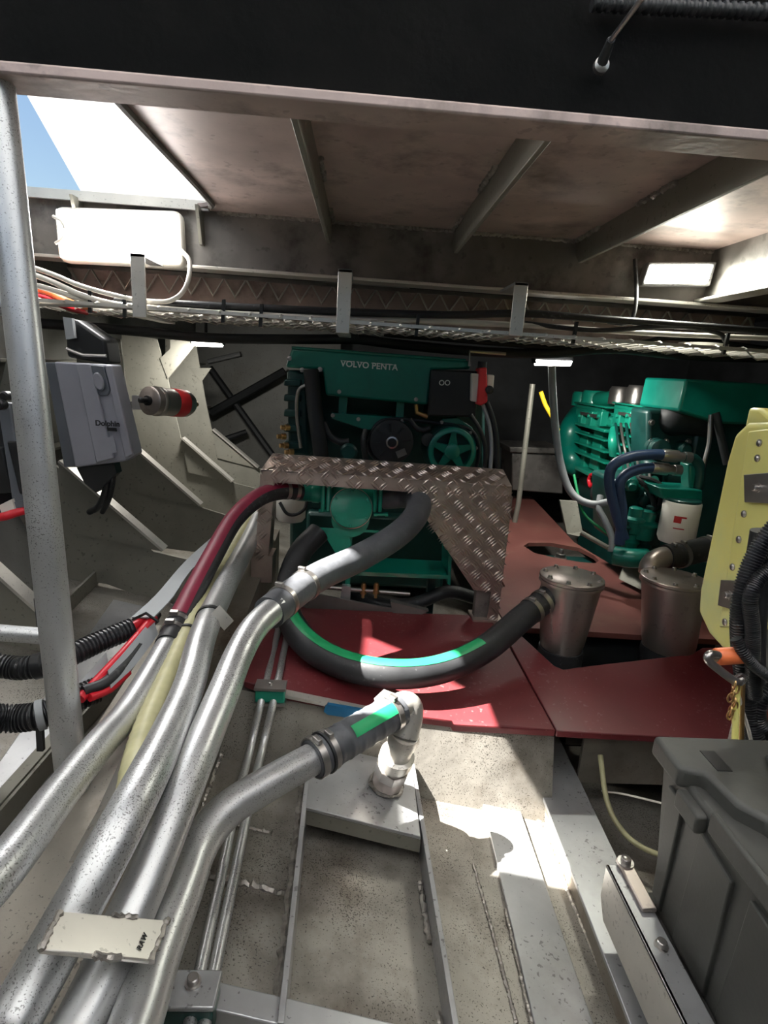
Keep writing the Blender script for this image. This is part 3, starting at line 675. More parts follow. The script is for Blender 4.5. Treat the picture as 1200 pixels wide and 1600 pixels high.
D_ = cr(Wp([(168, 1720, .66), (215, 1590, .76), (243, 1500, .84), (285, 1390, .96), (305, 1335, 1.03), (328, 1295, 1.08), (362, 1260, 1.13), (420, 1224, 1.20), (510, 1174, 1.32)]), 6)
mk('tube', MB().tube(D_, D1, n=24), 'alu_pipe', pd_)
# clamp plate welded over the bundle
cp = thing('pipe_clamp_plate', 'bright aluminium strap plate welded across the pipes with stamped letters', 'strap plate')
q = [W(95, 1423, .750), W(262, 1437, .842), W(236, 1501, .775), (W(64, 1484, .690))]
nrm = (q[1]-q[0]).cross(q[3]-q[0]).normalized()
if nrm.z < 0: nrm = -nrm
mk('plate', MB().prism(q, nrm*-.007), 'alu_bright', cp, bevel=.002)
for a, b in ((q[0], q[3]), (q[1], q[2]), (q[0].lerp(q[1], .45), q[0].lerp(q[1], .7)), (q[3].lerp(q[2], .45), q[3].lerp(q[2], .7))):
    mk('weld_bead', weld([a, a.lerp(b, .5)-nrm*.002, b], .005), 'weld', cp)
xd = (q[1]-q[2]); 
txt('RAW', .0105, q[3].lerp(q[2], .84).lerp(q[0].lerp(q[1], .84), .40)+nrm*.0008, xd, (q[3]-q[2]), 'ink', cp, spacing=1.15)

def hose(name, pts, r, mt, lab, n=24, stripe=None, group=None, sm=8):
    t = thing(name, lab, 'hose', group=group)
    c = cr(pts, sm); mk('hose_body', MB().tube(c, r, n=n), mt, t)
    if stripe:
        a0, a1, sm_, up0, i0, i1 = stripe
        k = len(c); mk('stripe', MB().ribbon(c[int(k*i0):int(k*i1)], r, a0, a1, .0012, up0), sm_, t)
    return t, c
def clamp(t, c, f, r, wd_=.007):
    k = max(1, min(len(c)-2, int(f*(len(c)-1)))); ax = (c[k+1]-c[k-1]).normalized()
    mk('hose_clamp', MB().lathe(c[k], ax, [(r*1.0, -wd_), (r*1.07, -wd_), (r*1.07, wd_), (r*1.0, wd_)], n=24, cap=False), 'steel', t)
    side = ax.cross(V((0, 0, 1))).normalized(); up = side.cross(ax)
    mk('clamp_screw', MB().obox(c[k]+up*r*1.15+side*r*.2, ax*.006, side*.012, up*.006), 'steel', t, bevel=.002)
# black hose with red stripe from the pump to the left pipe
h, c = hose('coolant_hose', Wp([(470, 768, 2.23), (440, 767, 2.18), (404, 778, 2.10), (366, 812, 2.0), (334, 866, 1.88), (302, 926, 1.72), (280, 970, 1.60), (262, 1008, 1.50)]), .033, 'rubber',
            'black hose with a dark red stripe arching left from the pump', stripe=(R(-10), R(75), 'red_strip', (1, 0, .4), .02, .86), group='hoses at the pump')
for f in (.93, .88, .05, .11): clamp(h, c, f, .033)
# grey hose from the pump to the third pipe
h, c = hose('coolant_hose', Wp([(600, 778, 2.30), (636, 776, 2.26), (654, 784, 2.18), (648, 808, 2.10), (618, 838, 2.02), (560, 872, 1.92), (500, 900, 1.80), (455, 930, 1.66), (420, 958, 1.55)]), .046, 'grey_rubber',
            'thick grey hose sloping from the pump down to the clamped pipe', group='hoses at the pump')
for f in (.93, .82): clamp(h, c, f, .046, .009)
# long hose with green stripe
h, c = hose('suction_hose', [P(498, 832, Y=2.22), P(470, 862, Y=2.15), P(452, 905, Y=2.06), P(448, 950, Y=1.94), P(474, 1000, Z=.335), P(530, 1036, Z=.305), P(610, 1053, Z=.298), P(690, 1045, Z=.300), P(760, 1012, Z=.325), P(820, 962, Y=1.87), P(862, 930, Y=1.95)],
            .045, 'rubber', 'long black hose with a green stripe curving over the red panel', stripe=(R(-42), R(4), 'green_strip', (-.2, -.55, .85), .30, .80), group='hoses at the pump')
for f in (.965, .93): clamp(h, c, f, .045, .009)
# translucent olive hose between the pipes
oc = resample(cr(Wp([(206, 1250, .98), (212, 1200, 1.05), (232, 1130, 1.20), (270, 1040, 1.42), (300, 975, 1.60), (340, 900, 1.92), (372, 845, 2.22), (398, 800, 2.6)]), 8), 170)
oh = thing('spiral_hose', 'olive translucent spiral hose between two aluminium pipes', 'hose')
mk('hose_body', MB().tube(oc, [.0265+(.0012 if i % 3 == 0 else 0) for i in range(170)], n=18), 'olive_hose', oh)
k = min(range(170), key=lambda i: (oc[i]-W(318, 985, 1.55)).length)
mk('tie', MB().lathe(oc[k], oc[k+1]-oc[k], [(.028, -.005), (.031, -.004), (.031, .004), (.028, .005)], n=18, cap=False), 'black_plastic', oh)
# pale cover strip along the olive hose
mk('cover_strip', MB().prism(Wp([(160, 1345, .90), (196, 1240, 1.03), (226, 1130, 1.27), (214, 1130, 1.27), (150, 1270, 1.02), (108, 1345, .93)]), V((0, 0, -.004))), 'alu_bright', label='pale metal strip lying between the pole and the second pipe', cat='strip')

# rubber sleeve and elbow on the intake pipe
sv = thing('sleeve_hose', 'short ribbed rubber sleeve with green stripe clamped on the front pipe', 'hose')
s0, s1 = W(488, 1186, 1.285), W(622, 1108, 1.46)
sc_ = resample([s0, s1], 60)
mk('hose_body', MB().tube(sc_, [.043 if (i < 6 or i % 7 < 5) else .0445 for i in range(60)], n=24), 'grey_rubber', sv)
mk('stripe', MB().ribbon(sc_[22:56], .0445, R(-22), R(16), .0012, (0, -.75, .65)), 'green_strip', sv)
for f in (.05, .16): clamp(sv, sc_, f, .0445, .008)
clamp(sv, sc_, .9, .0445, .008)
mk('rubber_ring', MB().lathe(sc_[7], s1-s0, [(.044, -.004), (.049, -.003), (.049, .003), (.044, .004)], n=24, cap=False), 'rubber', sv)
el = thing('elbow_fitting', 'pale metal elbow and union standing on the intake box', 'pipe fitting')
e0, e1, e2 = W(605, 1118, 1.44), W(634, 1108, 1.47), W(632, 1145, 1.46)
base = on(.125, 1.335, .095)
ec = cr([s1-(s1-s0)*.12, s1+(s1-s0)*.08, W(640, 1112, 1.48), W(632, 1150, 1.47)], 8)
mk('elbow', MB().tube(ec, .036, n=24), 'alu_bright', el)
top = ec[-1]; ax = (base-top); L_ = ax.length
def st(f): return f*L_
mk('union', MB().lathe(top, ax, [(.036, -.01), (.040, 0), (.040, st(.12)), (.035, st(.14)), (.035, st(.34)), (.046, st(.36)), (.046, st(.50)), (.040, st(.52)), (.040, st(.58))], n=24), 'alu_bright', el)
mk('hex_nut', MB().lathe(top, ax, [(.046, st(.57)), (.047, st(.59)), (.047, st(.72)), (.043, st(.74))], n=8), 'steel', el)
mk('spigot', MB().lathe(top, ax, [(.038, st(.72)), (.041, st(.76)), (.041, st(1.0))], n=24), 'stainless', el)
ring = [base+V((math.cos(t)*.045, math.sin(t)*.045, -math.cos(t)*.045*.2*-FB*0)) for t in [i*math.pi/8 for i in range(17)]]
mk('weld_bead', weld([base+V((math.cos(t)*.044, math.sin(t)*.044, -.2*math.cos(t)*.044+.003)) for t in [i*math.pi/8 for i in range(17)]], .006), 'weld', el)
hd_ = W(622, 1092, 1.45)
mk('valve_tap', MB().tube([hd_, hd_+V((-.035, 0, .012)), hd_+V((-.055, -.005, -.006))], [.010, .012, .009], n=10), 'alu_bright', el)

# pair of thin hydraulic tubes with clamps
tubes = [(438, 968, None, 2.0), (426, 1015, None, 1.76), (411, 1080, None, 1.50)]
for off, lab in ((0, 'left of two thin metal tubes rising to the red panels'), (19, 'right of two thin metal tubes rising to the red panels')):
    k = 1 if off else 0
    pts = [P(440+off*.8, 958, Y=2.03), P(428+off*.85, 1015, Y=1.78), P(412+off, 1080, Y=1.50), PL(392+off, 1165, dz=.075), PL(368+off*1.1, 1260, dz=.07), PL(345+off*1.1, 1370, dz=.07), PL(310+off*1.2, 1530, dz=.09), PL(290+off*1.2, 1640, dz=.09)]
    mk('hydraulic_tube', MB().tube(cr(pts, 5), .011, n=14), 'alu_pipe', label=lab, cat='tube', group='thin tubes')
cb = thing('tube_clamp', 'small tube clamp with green insert on the bulkhead lip', 'clamp', group='tube clamps')
c = P(423, 1082, Y=1.49)
mk('insert', MB().box(c.x-.042, c.x+.042, 1.470, 1.512, c.z-.022, c.z+.018), 'green_bright', cb, bevel=.004)
mk('cap', MB().box(c.x-.044, c.x+.044, 1.466, 1.516, c.z+.018, c.z+.026), 'steel', cb)
mk('foot', MB().box(c.x-.044, c.x+.044, 1.466, 1.53, c.z-.030, c.z-.022), 'steel', cb)
mk('bolt', bolt(V((c.x, 1.49, c.z+.026)), (0, 0, 1), .007, .008), 'steel', cb)
cb = thing('tube_clamp', 'tube clamp with bolted cap on the cross bar at the bottom', 'clamp', group='tube clamps')
c = PL(302, 1552, dz=.10)
mk('insert', MB().box(c.x-.045, c.x+.040, c.y-.035, c.y+.02, c.z-.045, c.z+.012), 'green_dark', cb, bevel=.004)
mk('cap', MB().box(c.x-.048, c.x+.043, c.y-.038, c.y+.023, c.z+.012, c.z+.022), 'alu_bar', cb, bevel=.003)
mk('bolt', bolt(V((c.x, c.y, c.z+.022)), (0, 0, 1), .010, .014), 'steel', cb)

# ------------------------------------------------------------------ corrugated conduits and trunking at left
def corr(pts, r, nrib, n=18):
    """corrugated tube surface"""
    N_ = nrib*4; q = resample(cr(pts, 10), N_+1)
    return MB().tube(q, [r*(1.0 if i % 4 in (0, 1) else .86) for i in range(N_+1)], n=n), q
def conduit(pts, r, nrib, lab, group=None):
    t = thing('corrugated_conduit', lab, 'conduit', group=group); mb, q = corr(pts, r, nrib); mk('sleeve', mb, 'conduit', t); return t, q
t, q = conduit(Wp([(-120, 1015, 1.30), (0, 1040, 1.36), (45, 1043, 1.36), (95, 1030, 1.38), (150, 1005, 1.45), (205, 982, 1.52)]), .028, 46, 'upper black corrugated conduit passing behind the pole', 'conduits at left')
mk('joint_collar', MB().lathe(q[int(len(q)*.52)], q[int(len(q)*.53)]-q[int(len(q)*.51)], [(.029, -.012), (.031, -.01), (.031, .01), (.029, .012)], n=20, cap=False), 'black_plastic', t)
t, q = conduit(Wp([(-120, 1110, 1.14), (0, 1122, 1.26), (60, 1118, 1.28), (100, 1100, 1.31), (150, 1078, 1.36)]), .031, 40, 'lower black corrugated conduit passing behind the pole', 'conduits at left')
k = int(len(q)*.66)
mk('tie', MB().lathe(q[k], q[k+1]-q[k], [(.032, -.008), (.034, -.007), (.034, .007), (.032, .008)], n=20, cap=False), 'trunk_grey', t)
mk('tie_tail', MB().obox(q[k]+V((0, -.01, -.055)), (.007, 0, 0), (0, .005, 0), (.001, 0, .028)), 'black_plastic', t)
cable('battery_cable', Wp([(195, 986, 1.52), (210, 978, 1.54), (226, 968, 1.57)]), .012, 'red_cable', 'red cable entering the upper conduit')
cable('battery_cable', Wp([(125, 1092, 1.30), (165, 1050, 1.38), (200, 1012, 1.46), (240, 965, 1.58)]), .012, 'red_cable', 'long red cable along the open trunking')
cable('battery_cable', Wp([(140, 1090, 1.31), (172, 1076, 1.36), (200, 1050, 1.42)]), .010, 'red_cable', 'short red cable leaving the lower conduit')
cable('battery_cable', Wp([(130, 1080, 1.31), (170, 1062, 1.36), (214, 1010, 1.48), (245, 960, 1.62)]), .013, 'rubber', 'black cable inside the open trunking')
tr = thing('cable_trunking', 'sagging grey plastic cable trunking behind the left pipe', 'trunking')
def strip(edge1, edge2, th, nm):
    a, b = resample(cr(Wp(edge1), 8), 24), resample(cr(Wp(edge2), 8), 24); mb = MB()
    nn = [((b[i]-a[i]).cross(a[min(23, i+1)]-a[max(0, i-1)])).normalized()*th for i in range(24)]
    vs = []; fs = []
    for i in range(24): vs += [a[i], b[i], b[i]+nn[i], a[i]+nn[i]]
    for i in range(23):
        for j in range(4): fs.append((4*i+j, 4*i+(j+1) % 4, 4*i+4+(j+1) % 4, 4*i+4+j))
    fs += [(0, 1, 2, 3), (95, 94, 93, 92)]
    mk(nm, mb.add(vs, fs), 'trunk_grey', tr)
strip([(168, 1048, 1.36), (200, 1012, 1.44), (238, 965, 1.57)], [(172, 1076, 1.35), (210, 1040, 1.43), (246, 992, 1.55)], .003, 'side_wall')
strip([(122, 1070, 1.36), (165, 1020, 1.45)], [(132, 1080, 1.35), (168, 1038, 1.44)], .003, 'side_wall')
strip([(206, 966, 1.55), (245, 930, 1.68), (300, 868, 1.95), (380, 800, 2.5)], [(240, 966, 1.55), (270, 935, 1.66), (310, 880, 1.90), (392, 806, 2.5)], .004, 'lid')
mk('tie', MB().tube(Wp([(208, 968, 1.53), (228, 958, 1.51), (248, 972, 1.52)]), .004, n=8), 'black_plastic', tr)

# ================================================================== TREAD PLATE FRAME
def tread(mb, o, u, v, inside, cell=.046, h=.0045):
    """five-bar pattern on the plane o+u*a+v*b; inside(a,b) tells where the plate is"""
    u = V(u).normalized(); v = V(v).normalized(); n = u.cross(v).normalized()
    if n.y > .3 or n.z < -.5: n = -n
    for i in range(-40, 60):
        for j in range(-40, 60):
            ca, cb = i*cell, j*cell; sgn = 1 if (i+j) % 2 else -1
            d = (u+v*sgn).normalized(); e = (u-v*sgn).normalized()
            for k in (-1.5, -.5, .5, 1.5):
                off = e*(k*cell*.23); a = ca+off.dot(u); b = cb+off.dot(v)
                if not inside(a, b): continue
                c = o+u*a+v*b; l = d*cell*.48; w_ = e*cell*.095
                m_ = len(mb.v)
                mb.v += [c-l, c+w_, c+l, c-w_, c+n*h-l*.55, c+n*h+l*.55]
                mb.f += [[m_, m_+1, m_+4], [m_+1, m_+2, m_+5], [m_+1, m_+5, m_+4], [m_+2, m_+3, m_+5], [m_+3, m_, m_+4], [m_+3, m_+4, m_+5]]
def inpoly(poly):
    def f(a, b):
        r = False; n = len(poly)
        for i in range(n):
            x1, y1 = poly[i]; x2, y2 = poly[(i+1) % n]
            if (y1 > b) != (y2 > b) and a < (x2-x1)*(b-y1)/(y2-y1)+x1: r = not r
        return r
    return f
FY = 2.10
fr_ = thing('tread_plate_frame', 'bent tread-plate guard frame standing over the green pump', 'guard frame')
def plate_part(nm, pts, depth=.006, Y=FY):
    wp = [P(x, y, Y=Y) for x, y in pts]
    o = mk(nm, MB().prism(wp, (0, depth, 0)), 'tread_alu', fr_, bevel=.001)
    mb = MB(); o0 = wp[0]
    poly = [(p.x-o0.x, p.z-o0.z) for p in wp]
    tread(mb, o0, (1, 0, 0), (0, 0, 1), inpoly(poly))
    if mb.v: mk('tread_pattern', mb, 'tread_alu', o, kind='stuff', smooth=False)
    return wp
plate_part('rail_face', [(408, 733), (800, 760), (799, 778), (430, 752), (412, 752)])
wl_ = plate_part('leg_face', [(408, 740), (428, 752), (418, 873), (400, 872)])
wg = plate_part('gusset_plate', [(643, 766), (800, 776), (776, 974), (760, 974), (768, 925), (740, 922), (663, 806), (643, 782)])
# top of the rail, sloping back
a0, a1 = P(408, 733, Y=FY), P(800, 760, Y=FY); b0, b1 = P(426, 708, Y=FY+.10), P(786, 733, Y=FY+.13)
o = mk('rail_top', MB().prism([a0, a1, b1, b0], (0, 0, -.006)), 'tread_alu', fr_, bevel=.001)
mb = MB(); uu = (a1-a0).normalized(); vv = ((b0-a0)-uu*(b0-a0).dot(uu)).normalized()
dd = (b0-a0).dot(vv); LL = (a1-a0).length
tread(mb, a0, uu, vv, lambda a, b: .02 < a < LL-.02 and .005 < b < dd*.9)
mk('tread_pattern', mb, 'tread_alu', o, kind='stuff', smooth=False)
# inner returns
def ret(nm, p, q, dp=.09):
    a, b = P(*p, Y=FY+.003), P(*q, Y=FY+.003)
    d = (b-a).normalized(); s = V((d.z, 0, -d.x))*.0025
    mk(nm, MB().prism([a-s, b-s, b+s, a+s], (0, dp, 0)), 'tread_alu', fr_)
ret('leg_return', (428, 752), (418, 873), .10); ret('rail_return', (430, 753), (643, 768), .09)
ret('leg_return', (408, 736), (400, 872), .10); ret('leg_return', (800, 776), (776, 974), .12)
zb_ = P(760, 974, Y=FY).z
bx = P(752, 930, Y=FY+.02)
mk('inner_leg', MB().box(bx.x-.02, bx.x+.05, FY+.02, FY+.06, .252, bx.z+.02), 'alu_beam', fr_)
mk('foot', MB().box(bx.x-.03, bx.x+.09, FY-.01, FY+.09, .250, .258), 'tread_alu', fr_)
fp = P(409, 872, Y=FY)
mk('foot', MB().box(fp.x-.04, fp.x+.04, FY, FY+.10, .37, fp.z+.01), 'tread_alu', fr_)

# ================================================================== GREEN PUMP
pm = thing('water_pump', 'bright green raw-water pump with round cover inside the guard frame', 'pump')
PY = 2.24
cc = P(549, 793, Y=PY-.06)
mk('body', MB().lathe(P(549, 793, Y=PY+.14), (0, -1, 0), [(.06, 0), (.075, .02), (.075, .19)], n=32), 'green_bright', pm)
cover = mk('cover', MB().lathe(cc, (0, -1, 0), [(.080, -.01), (.081, 0), (.081, .010), (.078, .013)], n=40), 'green_bright', pm)
mk('cover_rim_highlight', MB().lathe(cc, (0, -1, 0), [(.0800, .0095), (.0822, .0095), (.0822, .0130), (.0800, .0135)], n=40, cap=False), 'tread_alu', pm)  # pale ring for the worn edge, painting in its highlight
b0_ = None
for k in range(6):
    t = R(30+60*k); p = cc+V((math.cos(t)*.070, -.013, math.sin(t)*.070))
    if b0_ is None:
        b0_ = mk('cover_bolt', bolt(p, (0, -1, 0), .006, .007), 'green_bright', pm); d0 = REG[b0_]-p
    else: inst(b0_, p+d0, pm)
def hcyl(x0, x1, y, rpx, Y, mt, nm, par, n=24, y1=None):
    a = P(x0, y, Y=Y); b = P(x1, y1 if y1 is not None else y+(x1-x0)*.066, Y=Y); r = rpx/(F/(a-CAM).dot(FW))
    return mk(nm, MB().lathe(a, b-a, [(r*.96, 0), (r, .004), (r, (b-a).length-.004), (r*.96, (b-a).length)], n=n), mt, par)
hcyl(464, 506, 769, 13.5, PY, 'green_bright', 'inlet_neck', pm)
hcyl(488, 500, 770, 15.5, PY, 'green_bright', 'inlet_collar', pm)
hcyl(595, 640, 777, 13.5, PY, 'green_bright', 'outlet_neck', pm)
for x0, x1, nm in ((503, 509, 'flange'), (511, 518, 'flange'), (583, 589, 'flange'), (591, 597, 'flange')):
    a, b = P(x0, 772, Y=PY), P(x1, 773, Y=PY)
    fo = mk(nm, MB().box(a.x, b.x, PY-.055, PY+.055, a.z-.062, a.z+.062), 'green_bright', pm, bevel=.006)
for x, y in ((507, 755), (507, 798), (593, 762), (593, 804)):
    mk('flange_bolt', MB().lathe(P(x-9, y, Y=PY-.04), (1, 0, .066), [(.008, 0), (.008, .012), (.006, .012), (.006, .045), (.009, .045), (.009, .056)], n=6), 'green_bright', pm)
hcyl(517, 584, 777, 17, PY+.01, 'green_bright', 'volute', pm)
mk('drain_plug', bolt(P(541, 752, Y=PY-.01), (0, 0, 1), .012, .022), 'green_bright', pm)
mk('base_plate', MB().prism([P(499, 824, Y=PY-.05), P(592, 829, Y=PY-.05), P(592, 829, Y=PY+.10)+V((0, 0, 0)), P(499, 824, Y=PY+.10)], (0, 0, -.010)), 'green_bright', pm)
pg = [P(x, y, Y=PY-.04) for x, y in ((501, 826), (547, 829), (547, 862), (524, 864))]
mk('base_gusset', MB().prism(pg, (0, .008, 0)), 'green_bright', pm)
mk('post', face([(544, 828), (551, 828), (546, 935), (538, 934)], PY-.02, .06), 'green_bright', pm)
mk('post_foot', face([(535, 916), (548, 917), (546, 962), (528, 960)], PY-.05, .03), 'alu_bar', pm)

# shelf under the pump
sh = thing('green_shelf', 'green painted steel shelf below the sloping grey hose', 'shelf')
z0 = P(550, 893, Y=2.17).z
mk('shelf_top', MB().prism([P(550, 893, Y=2.17), P(702, 899, Y=2.17), V((P(700, 866, Y=2.4).x, 2.36, z0)), V((P(556, 866, Y=2.4).x, 2.36, z0))], (0, 0, -.008)), 'green', sh, bevel=.002)
mk('shelf_end', face([(701, 868), (706, 868), (704, 915), (699, 912)], 2.17, .19), 'green', sh)
mk('shelf_lip', face([(550, 893), (702, 899), (702, 905), (550, 899)], 2.168, .006), 'green', sh)
mk('shelf_stay', MB().box(.33, .36, 2.30, 2.36, -.02, z0-.008), 'green_dark', sh)
fu = thing('fuel_line', 'steel fuel line with two brass fittings under the green shelf', 'fuel line')
mk('tube', MB().tube([P(488, 915, Y=2.2), P(540, 920, Y=2.2), P(640, 928, Y=2.22)], .010, n=12), 'steel', fu)
for x in (568, 588):
    p = P(x, 918, Y=2.205)
    mk('fitting', MB().lathe(p+V((0, 0, .02)), (0, 0, -1), [(.008, 0), (.011, .01), (.011, .03), (.014, .032), (.014, .046), (.007, .05), (.007, .065)], n=12), 'brass', fu)
h_, c_ = hose('fuel_hose', [P(540, 925, Y=2.3), P(600, 945, Y=2.28), P(650, 942, Y=2.26), P(700, 925, Y=2.28), P(745, 935, Y=2.3)], .028, 'rubber', 'black hose drooping behind the red panel below the shelf')
mk('bottom_angle', face([(470, 935), (500, 930), (660, 960), (640, 968), (470, 962)], 2.16, .012), 'alu_beam', label='aluminium angle edge behind the red panel', cat='angle')
mk('angle_clip', face([(610, 940), (670, 955), (655, 962), (615, 965)], 2.14, .03), 'alu_beam', label='small dull bracket plate behind the red panel', cat='bracket')
wf = thing('oil_filter', 'white oil filter canister behind the left leg of the guard frame', 'oil filter', group='oil filters')
p = P(456, 742, Y=2.5)
mk('canister', MB().lathe(p, (0, 0, -1), [(.062, 0), (.065, .006), (.065, .19), (.055, .205), (.03, .21)], n=28), 'white_plastic', wf)
mk('cap', MB().lathe(p+V((0, 0, .04)), (0, 0, -1), [(.05, 0), (.066, .01), (.066, .04)], n=28), 'green_dark', wf)
cable('sense_wire', [P(437, 785, Y=2.40), P(448, 802, Y=2.39), P(462, 804, Y=2.39), P(476, 795, Y=2.39), P(480, 780, Y=2.4)], .007, 'rubber', 'thin black wire looping across the white filter')

# ================================================================== BIG ENGINE (left)
en = thing('marine_engine', 'large dark green engine with white lettering behind the guard frame', 'engine', group='engines')
EY = 2.62
blk = mk('block', face([(455, 580), (758, 585), (760, 880), (452, 870)], EY+.38, 1.1), 'green_dark', en, bevel=.02)
mk('sump', MB().box(-.25, .50, EY+.3, EY+1.4, .05, .45), 'green_dark', en, bevel=.02)
ht = mk('header_tank', face([(456, 543), (728, 563), (736, 566), (735, 577), (676, 578), (669, 633), (509, 618), (504, 578), (446, 574)], EY, .36), 'green', en, bevel=.012, seg=3)
xd = P(617, 574, Y=EY)-P(537, 568, Y=EY)
t_ = txt('VOLVO PENTA', .036, P(577, 571.5, Y=EY-.002), xd, (0, 0, 1), 'ink_white', ht, off=.0009, spacing=1.06)
t_.scale = (1, 1, 1)
# serifs of the lettering
lx = P(537, 568, Y=EY-.002); rx = P(617, 574.5, Y=EY-.002)
mbs = MB()
for f in (.0, .055, .115, .165, .27, .33, .385, .56, .61, .665, .72, .77, .825, .86, .915, .945, 1.0):
    c = lx.lerp(rx, f)
    mbs.box(c.x-.006, c.x+.006, c.y-.0012, c.y, c.z+.0105, c.z+.0128)
mk('lettering_serifs', mbs, 'ink_white', ht, smooth=False)
mk('tank_rim', MB().tube([P(456, 543, Y=EY), P(728, 563, Y=EY)], .006, n=8), 'green', en)
# left side stack
mk('manifold', face([(448, 578), (480, 580), (484, 714), (450, 712)], EY+.04, .3), 'green_dark', en, bevel=.015)
for y in (592, 616, 640, 664, 690):
    mk('manifold_lug', face([(444, y), (470, y+1), (470, y+12), (443, y+11)], EY+.01, .2), 'green_dark', en, bevel=.006)
mk('riser_pipe', MB().tube(cr([P(486, 578, Y=EY), P(492, 640, Y=EY-.02), P(499, 690, Y=EY-.02), P(504, 730, Y=EY)], 6), .034, n=20), 'dark_paint', en)
for x, y in ((452, 668), (446, 682), (450, 696), (458, 706)):
    mk('brass_fitting', MB().lathe(P(x, y, Y=EY), (-1, -.6, 0), [(.014, 0), (.014, .02), (.010, .022), (.010, .04)], n=10), 'brass', en)
for x, y in ((472, 578), (500, 577), (452, 560)):
    mk('bolt', bolt(P(x, y, Y=EY-.004), (0, -1, 0), .008, .01), 'steel', en)
# bracket under the tank
mk('tank_post', face([(530, 618), (543, 619), (541, 646), (529, 645)], EY+.05, .05), 'green', en)
mk('tank_post', face([(620, 627), (632, 628), (630, 656), (618, 655)], EY+.05, .05), 'green', en)
mk('pulley_bracket', face([(518, 645), (635, 653), (632, 662), (600, 664), (574, 673), (518, 654)], EY+.02, .10), 'green', en, bevel=.004)
# control box
cbx = mk('control_box', face([(674, 577), (748, 580), (744, 652), (668, 650)], EY-.03, .2), 'black_plastic', en, bevel=.008)
for x in (690, 699):
    mk('socket_ring', MB().lathe(P(x, 598, Y=EY-.031), (0, -1, 0), [(.009, 0), (.012, .002), (.012, .005), (.008, .005)], n=16, cap=False), 'ink_white', cbx)
# alternator
al = P(612, 690, Y=EY-.02)
mk('alternator_body', MB().lathe(al+V((0, .14, 0)), (0, -1, 0), [(.075, 0), (.10, .02), (.10, .12), (.093, .14)], n=36), 'dark_paint', en)
mk('alternator_fan', MB().lathe(al, (0, -1, 0), [(.098, 0), (.098, .012), (.090, .016), (.03, .018), (.03, .03), (.022, .032)], n=36), 'dark_paint', en)
mk('alternator_hub', MB().lathe(al+V((0, -.030, 0)), (0, -1, 0), [(.020, 0), (.027, .002), (.027, .008), (.020, .010)], n=24, cap=False), 'steel', en)
for k in range(8):
    t = R(45*k+10); p = al+V((math.cos(t)*.066, -.017, math.sin(t)*.066))
    mk('fan_blade', MB().obox(p, V((math.cos(t), 0, math.sin(t)))*.018, (0, .003, 0), V((-math.sin(t), 0, math.cos(t)))*.005), 'black_plastic', en)
mk('alternator_label', MB().obox(P(627, 708, Y=EY-.04), (.020, 0, .010), (0, .001, 0), (-.007, 0, .014)), 'steel', en)
for k, (pts, r, mt) in enumerate((([(505, 660), (515, 680), (530, 690), (545, 690)], .016, 'rubber'), ([(640, 655), (650, 668), (662, 672), (672, 668)], .012, 'rubber'),
                                ([(520, 725), (545, 735), (580, 740), (640, 742)], .02, 'green_dark'), ([(480, 600), (466, 612), (464, 650), (470, 700)], .008, 'steel'))):
    mk('small_line', MB().tube(cr([P(x, y, Y=EY-.01) for x, y in pts], 5), r, n=10), mt, en)
for x, y in ((520, 649), (560, 655), (628, 657), (690, 660), (735, 676), (744, 700), (530, 612), (650, 624)):
    mk('bolt', bolt(P(x, y, Y=EY-.002 if y < 630 else EY+.018), (0, -1, 0), .007, .010), 'steel', en)
# pulleys, belt
pu = P(705, 704, Y=EY-.02)
mk('fresh_pump', MB().lathe(pu+V((0, .16, 0)), (0, -1, 0), [(.09, 0), (.125, .03), (.125, .11), (.11, .14)], n=36), 'green_dark', en)
mk('pulley_rim', MB().lathe(pu, (0, -1, 0), [(.085, .0), (.105, .0), (.108, .012), (.108, .03), (.100, .036), (.085, .036)], n=36, cap=False), 'green', en)
for k in range(5):
    t = R(72*k+18); d = V((math.cos(t), 0, math.sin(t))); e = V((-math.sin(t), 0, math.cos(t)))
    mk('pulley_spoke', MB().prism([pu+e*.026-V((0, .03, 0)), pu-e*.026-V((0, .03, 0)), pu+d*.09-e*.010-V((0, .03, 0)), pu+d*.09+e*.010-V((0, .03, 0))], (0, .016, 0)), 'green', en)
mk('pulley_hub', MB().lathe(pu+V((0, -.02, 0)), (0, -1, 0), [(.034, 0), (.034, .018), (.026, .022)], n=20), 'green', en)
mk('housing_ear', face([(690, 655), (715, 652), (738, 668), (748, 690), (742, 705), (730, 685), (700, 668)], EY+.02, .06), 'green', en, bevel=.004)
bl = cr([P(575, 692, Y=EY+.02), P(590, 662, Y=EY+.02), P(620, 655, Y=EY+.02), P(690, 662, Y=EY+.02), P(735, 672, Y=EY+.02), P(748, 702, Y=EY+.02), P(738, 738, Y=EY+.02), P(700, 745, Y=EY+.02), P(612, 728, Y=EY+.02), P(582, 712, Y=EY+.02), P(575, 692, Y=EY+.02)], 6)
mk('drive_belt', MB().tube(bl, .009, n=8, cap=False), 'rubber', en)
mk('idler', MB().lathe(P(668, 686, Y=EY), (0, -1, 0), [(.03, 0), (.03, .03), (.02, .034)], n=24), 'dark_paint', en)
mk('copper_fitting', MB().tube([P(650, 632, Y=EY), P(651, 645, Y=EY), P(668, 651, Y=EY)], .011, n=10), 'brass', en)
mk('coolant_elbow', MB().lathe(P(545, 705, Y=EY), (0, -1, 0), [(.04, 0), (.04, .03), (.03, .04)], n=20), 'green_dark', en)
mk('engine_hose', MB().tube(cr([P(572, 672, Y=EY), P(568, 690, Y=EY-.02), P(572, 720, Y=EY)], 5), .014, n=12), 'rubber', en)
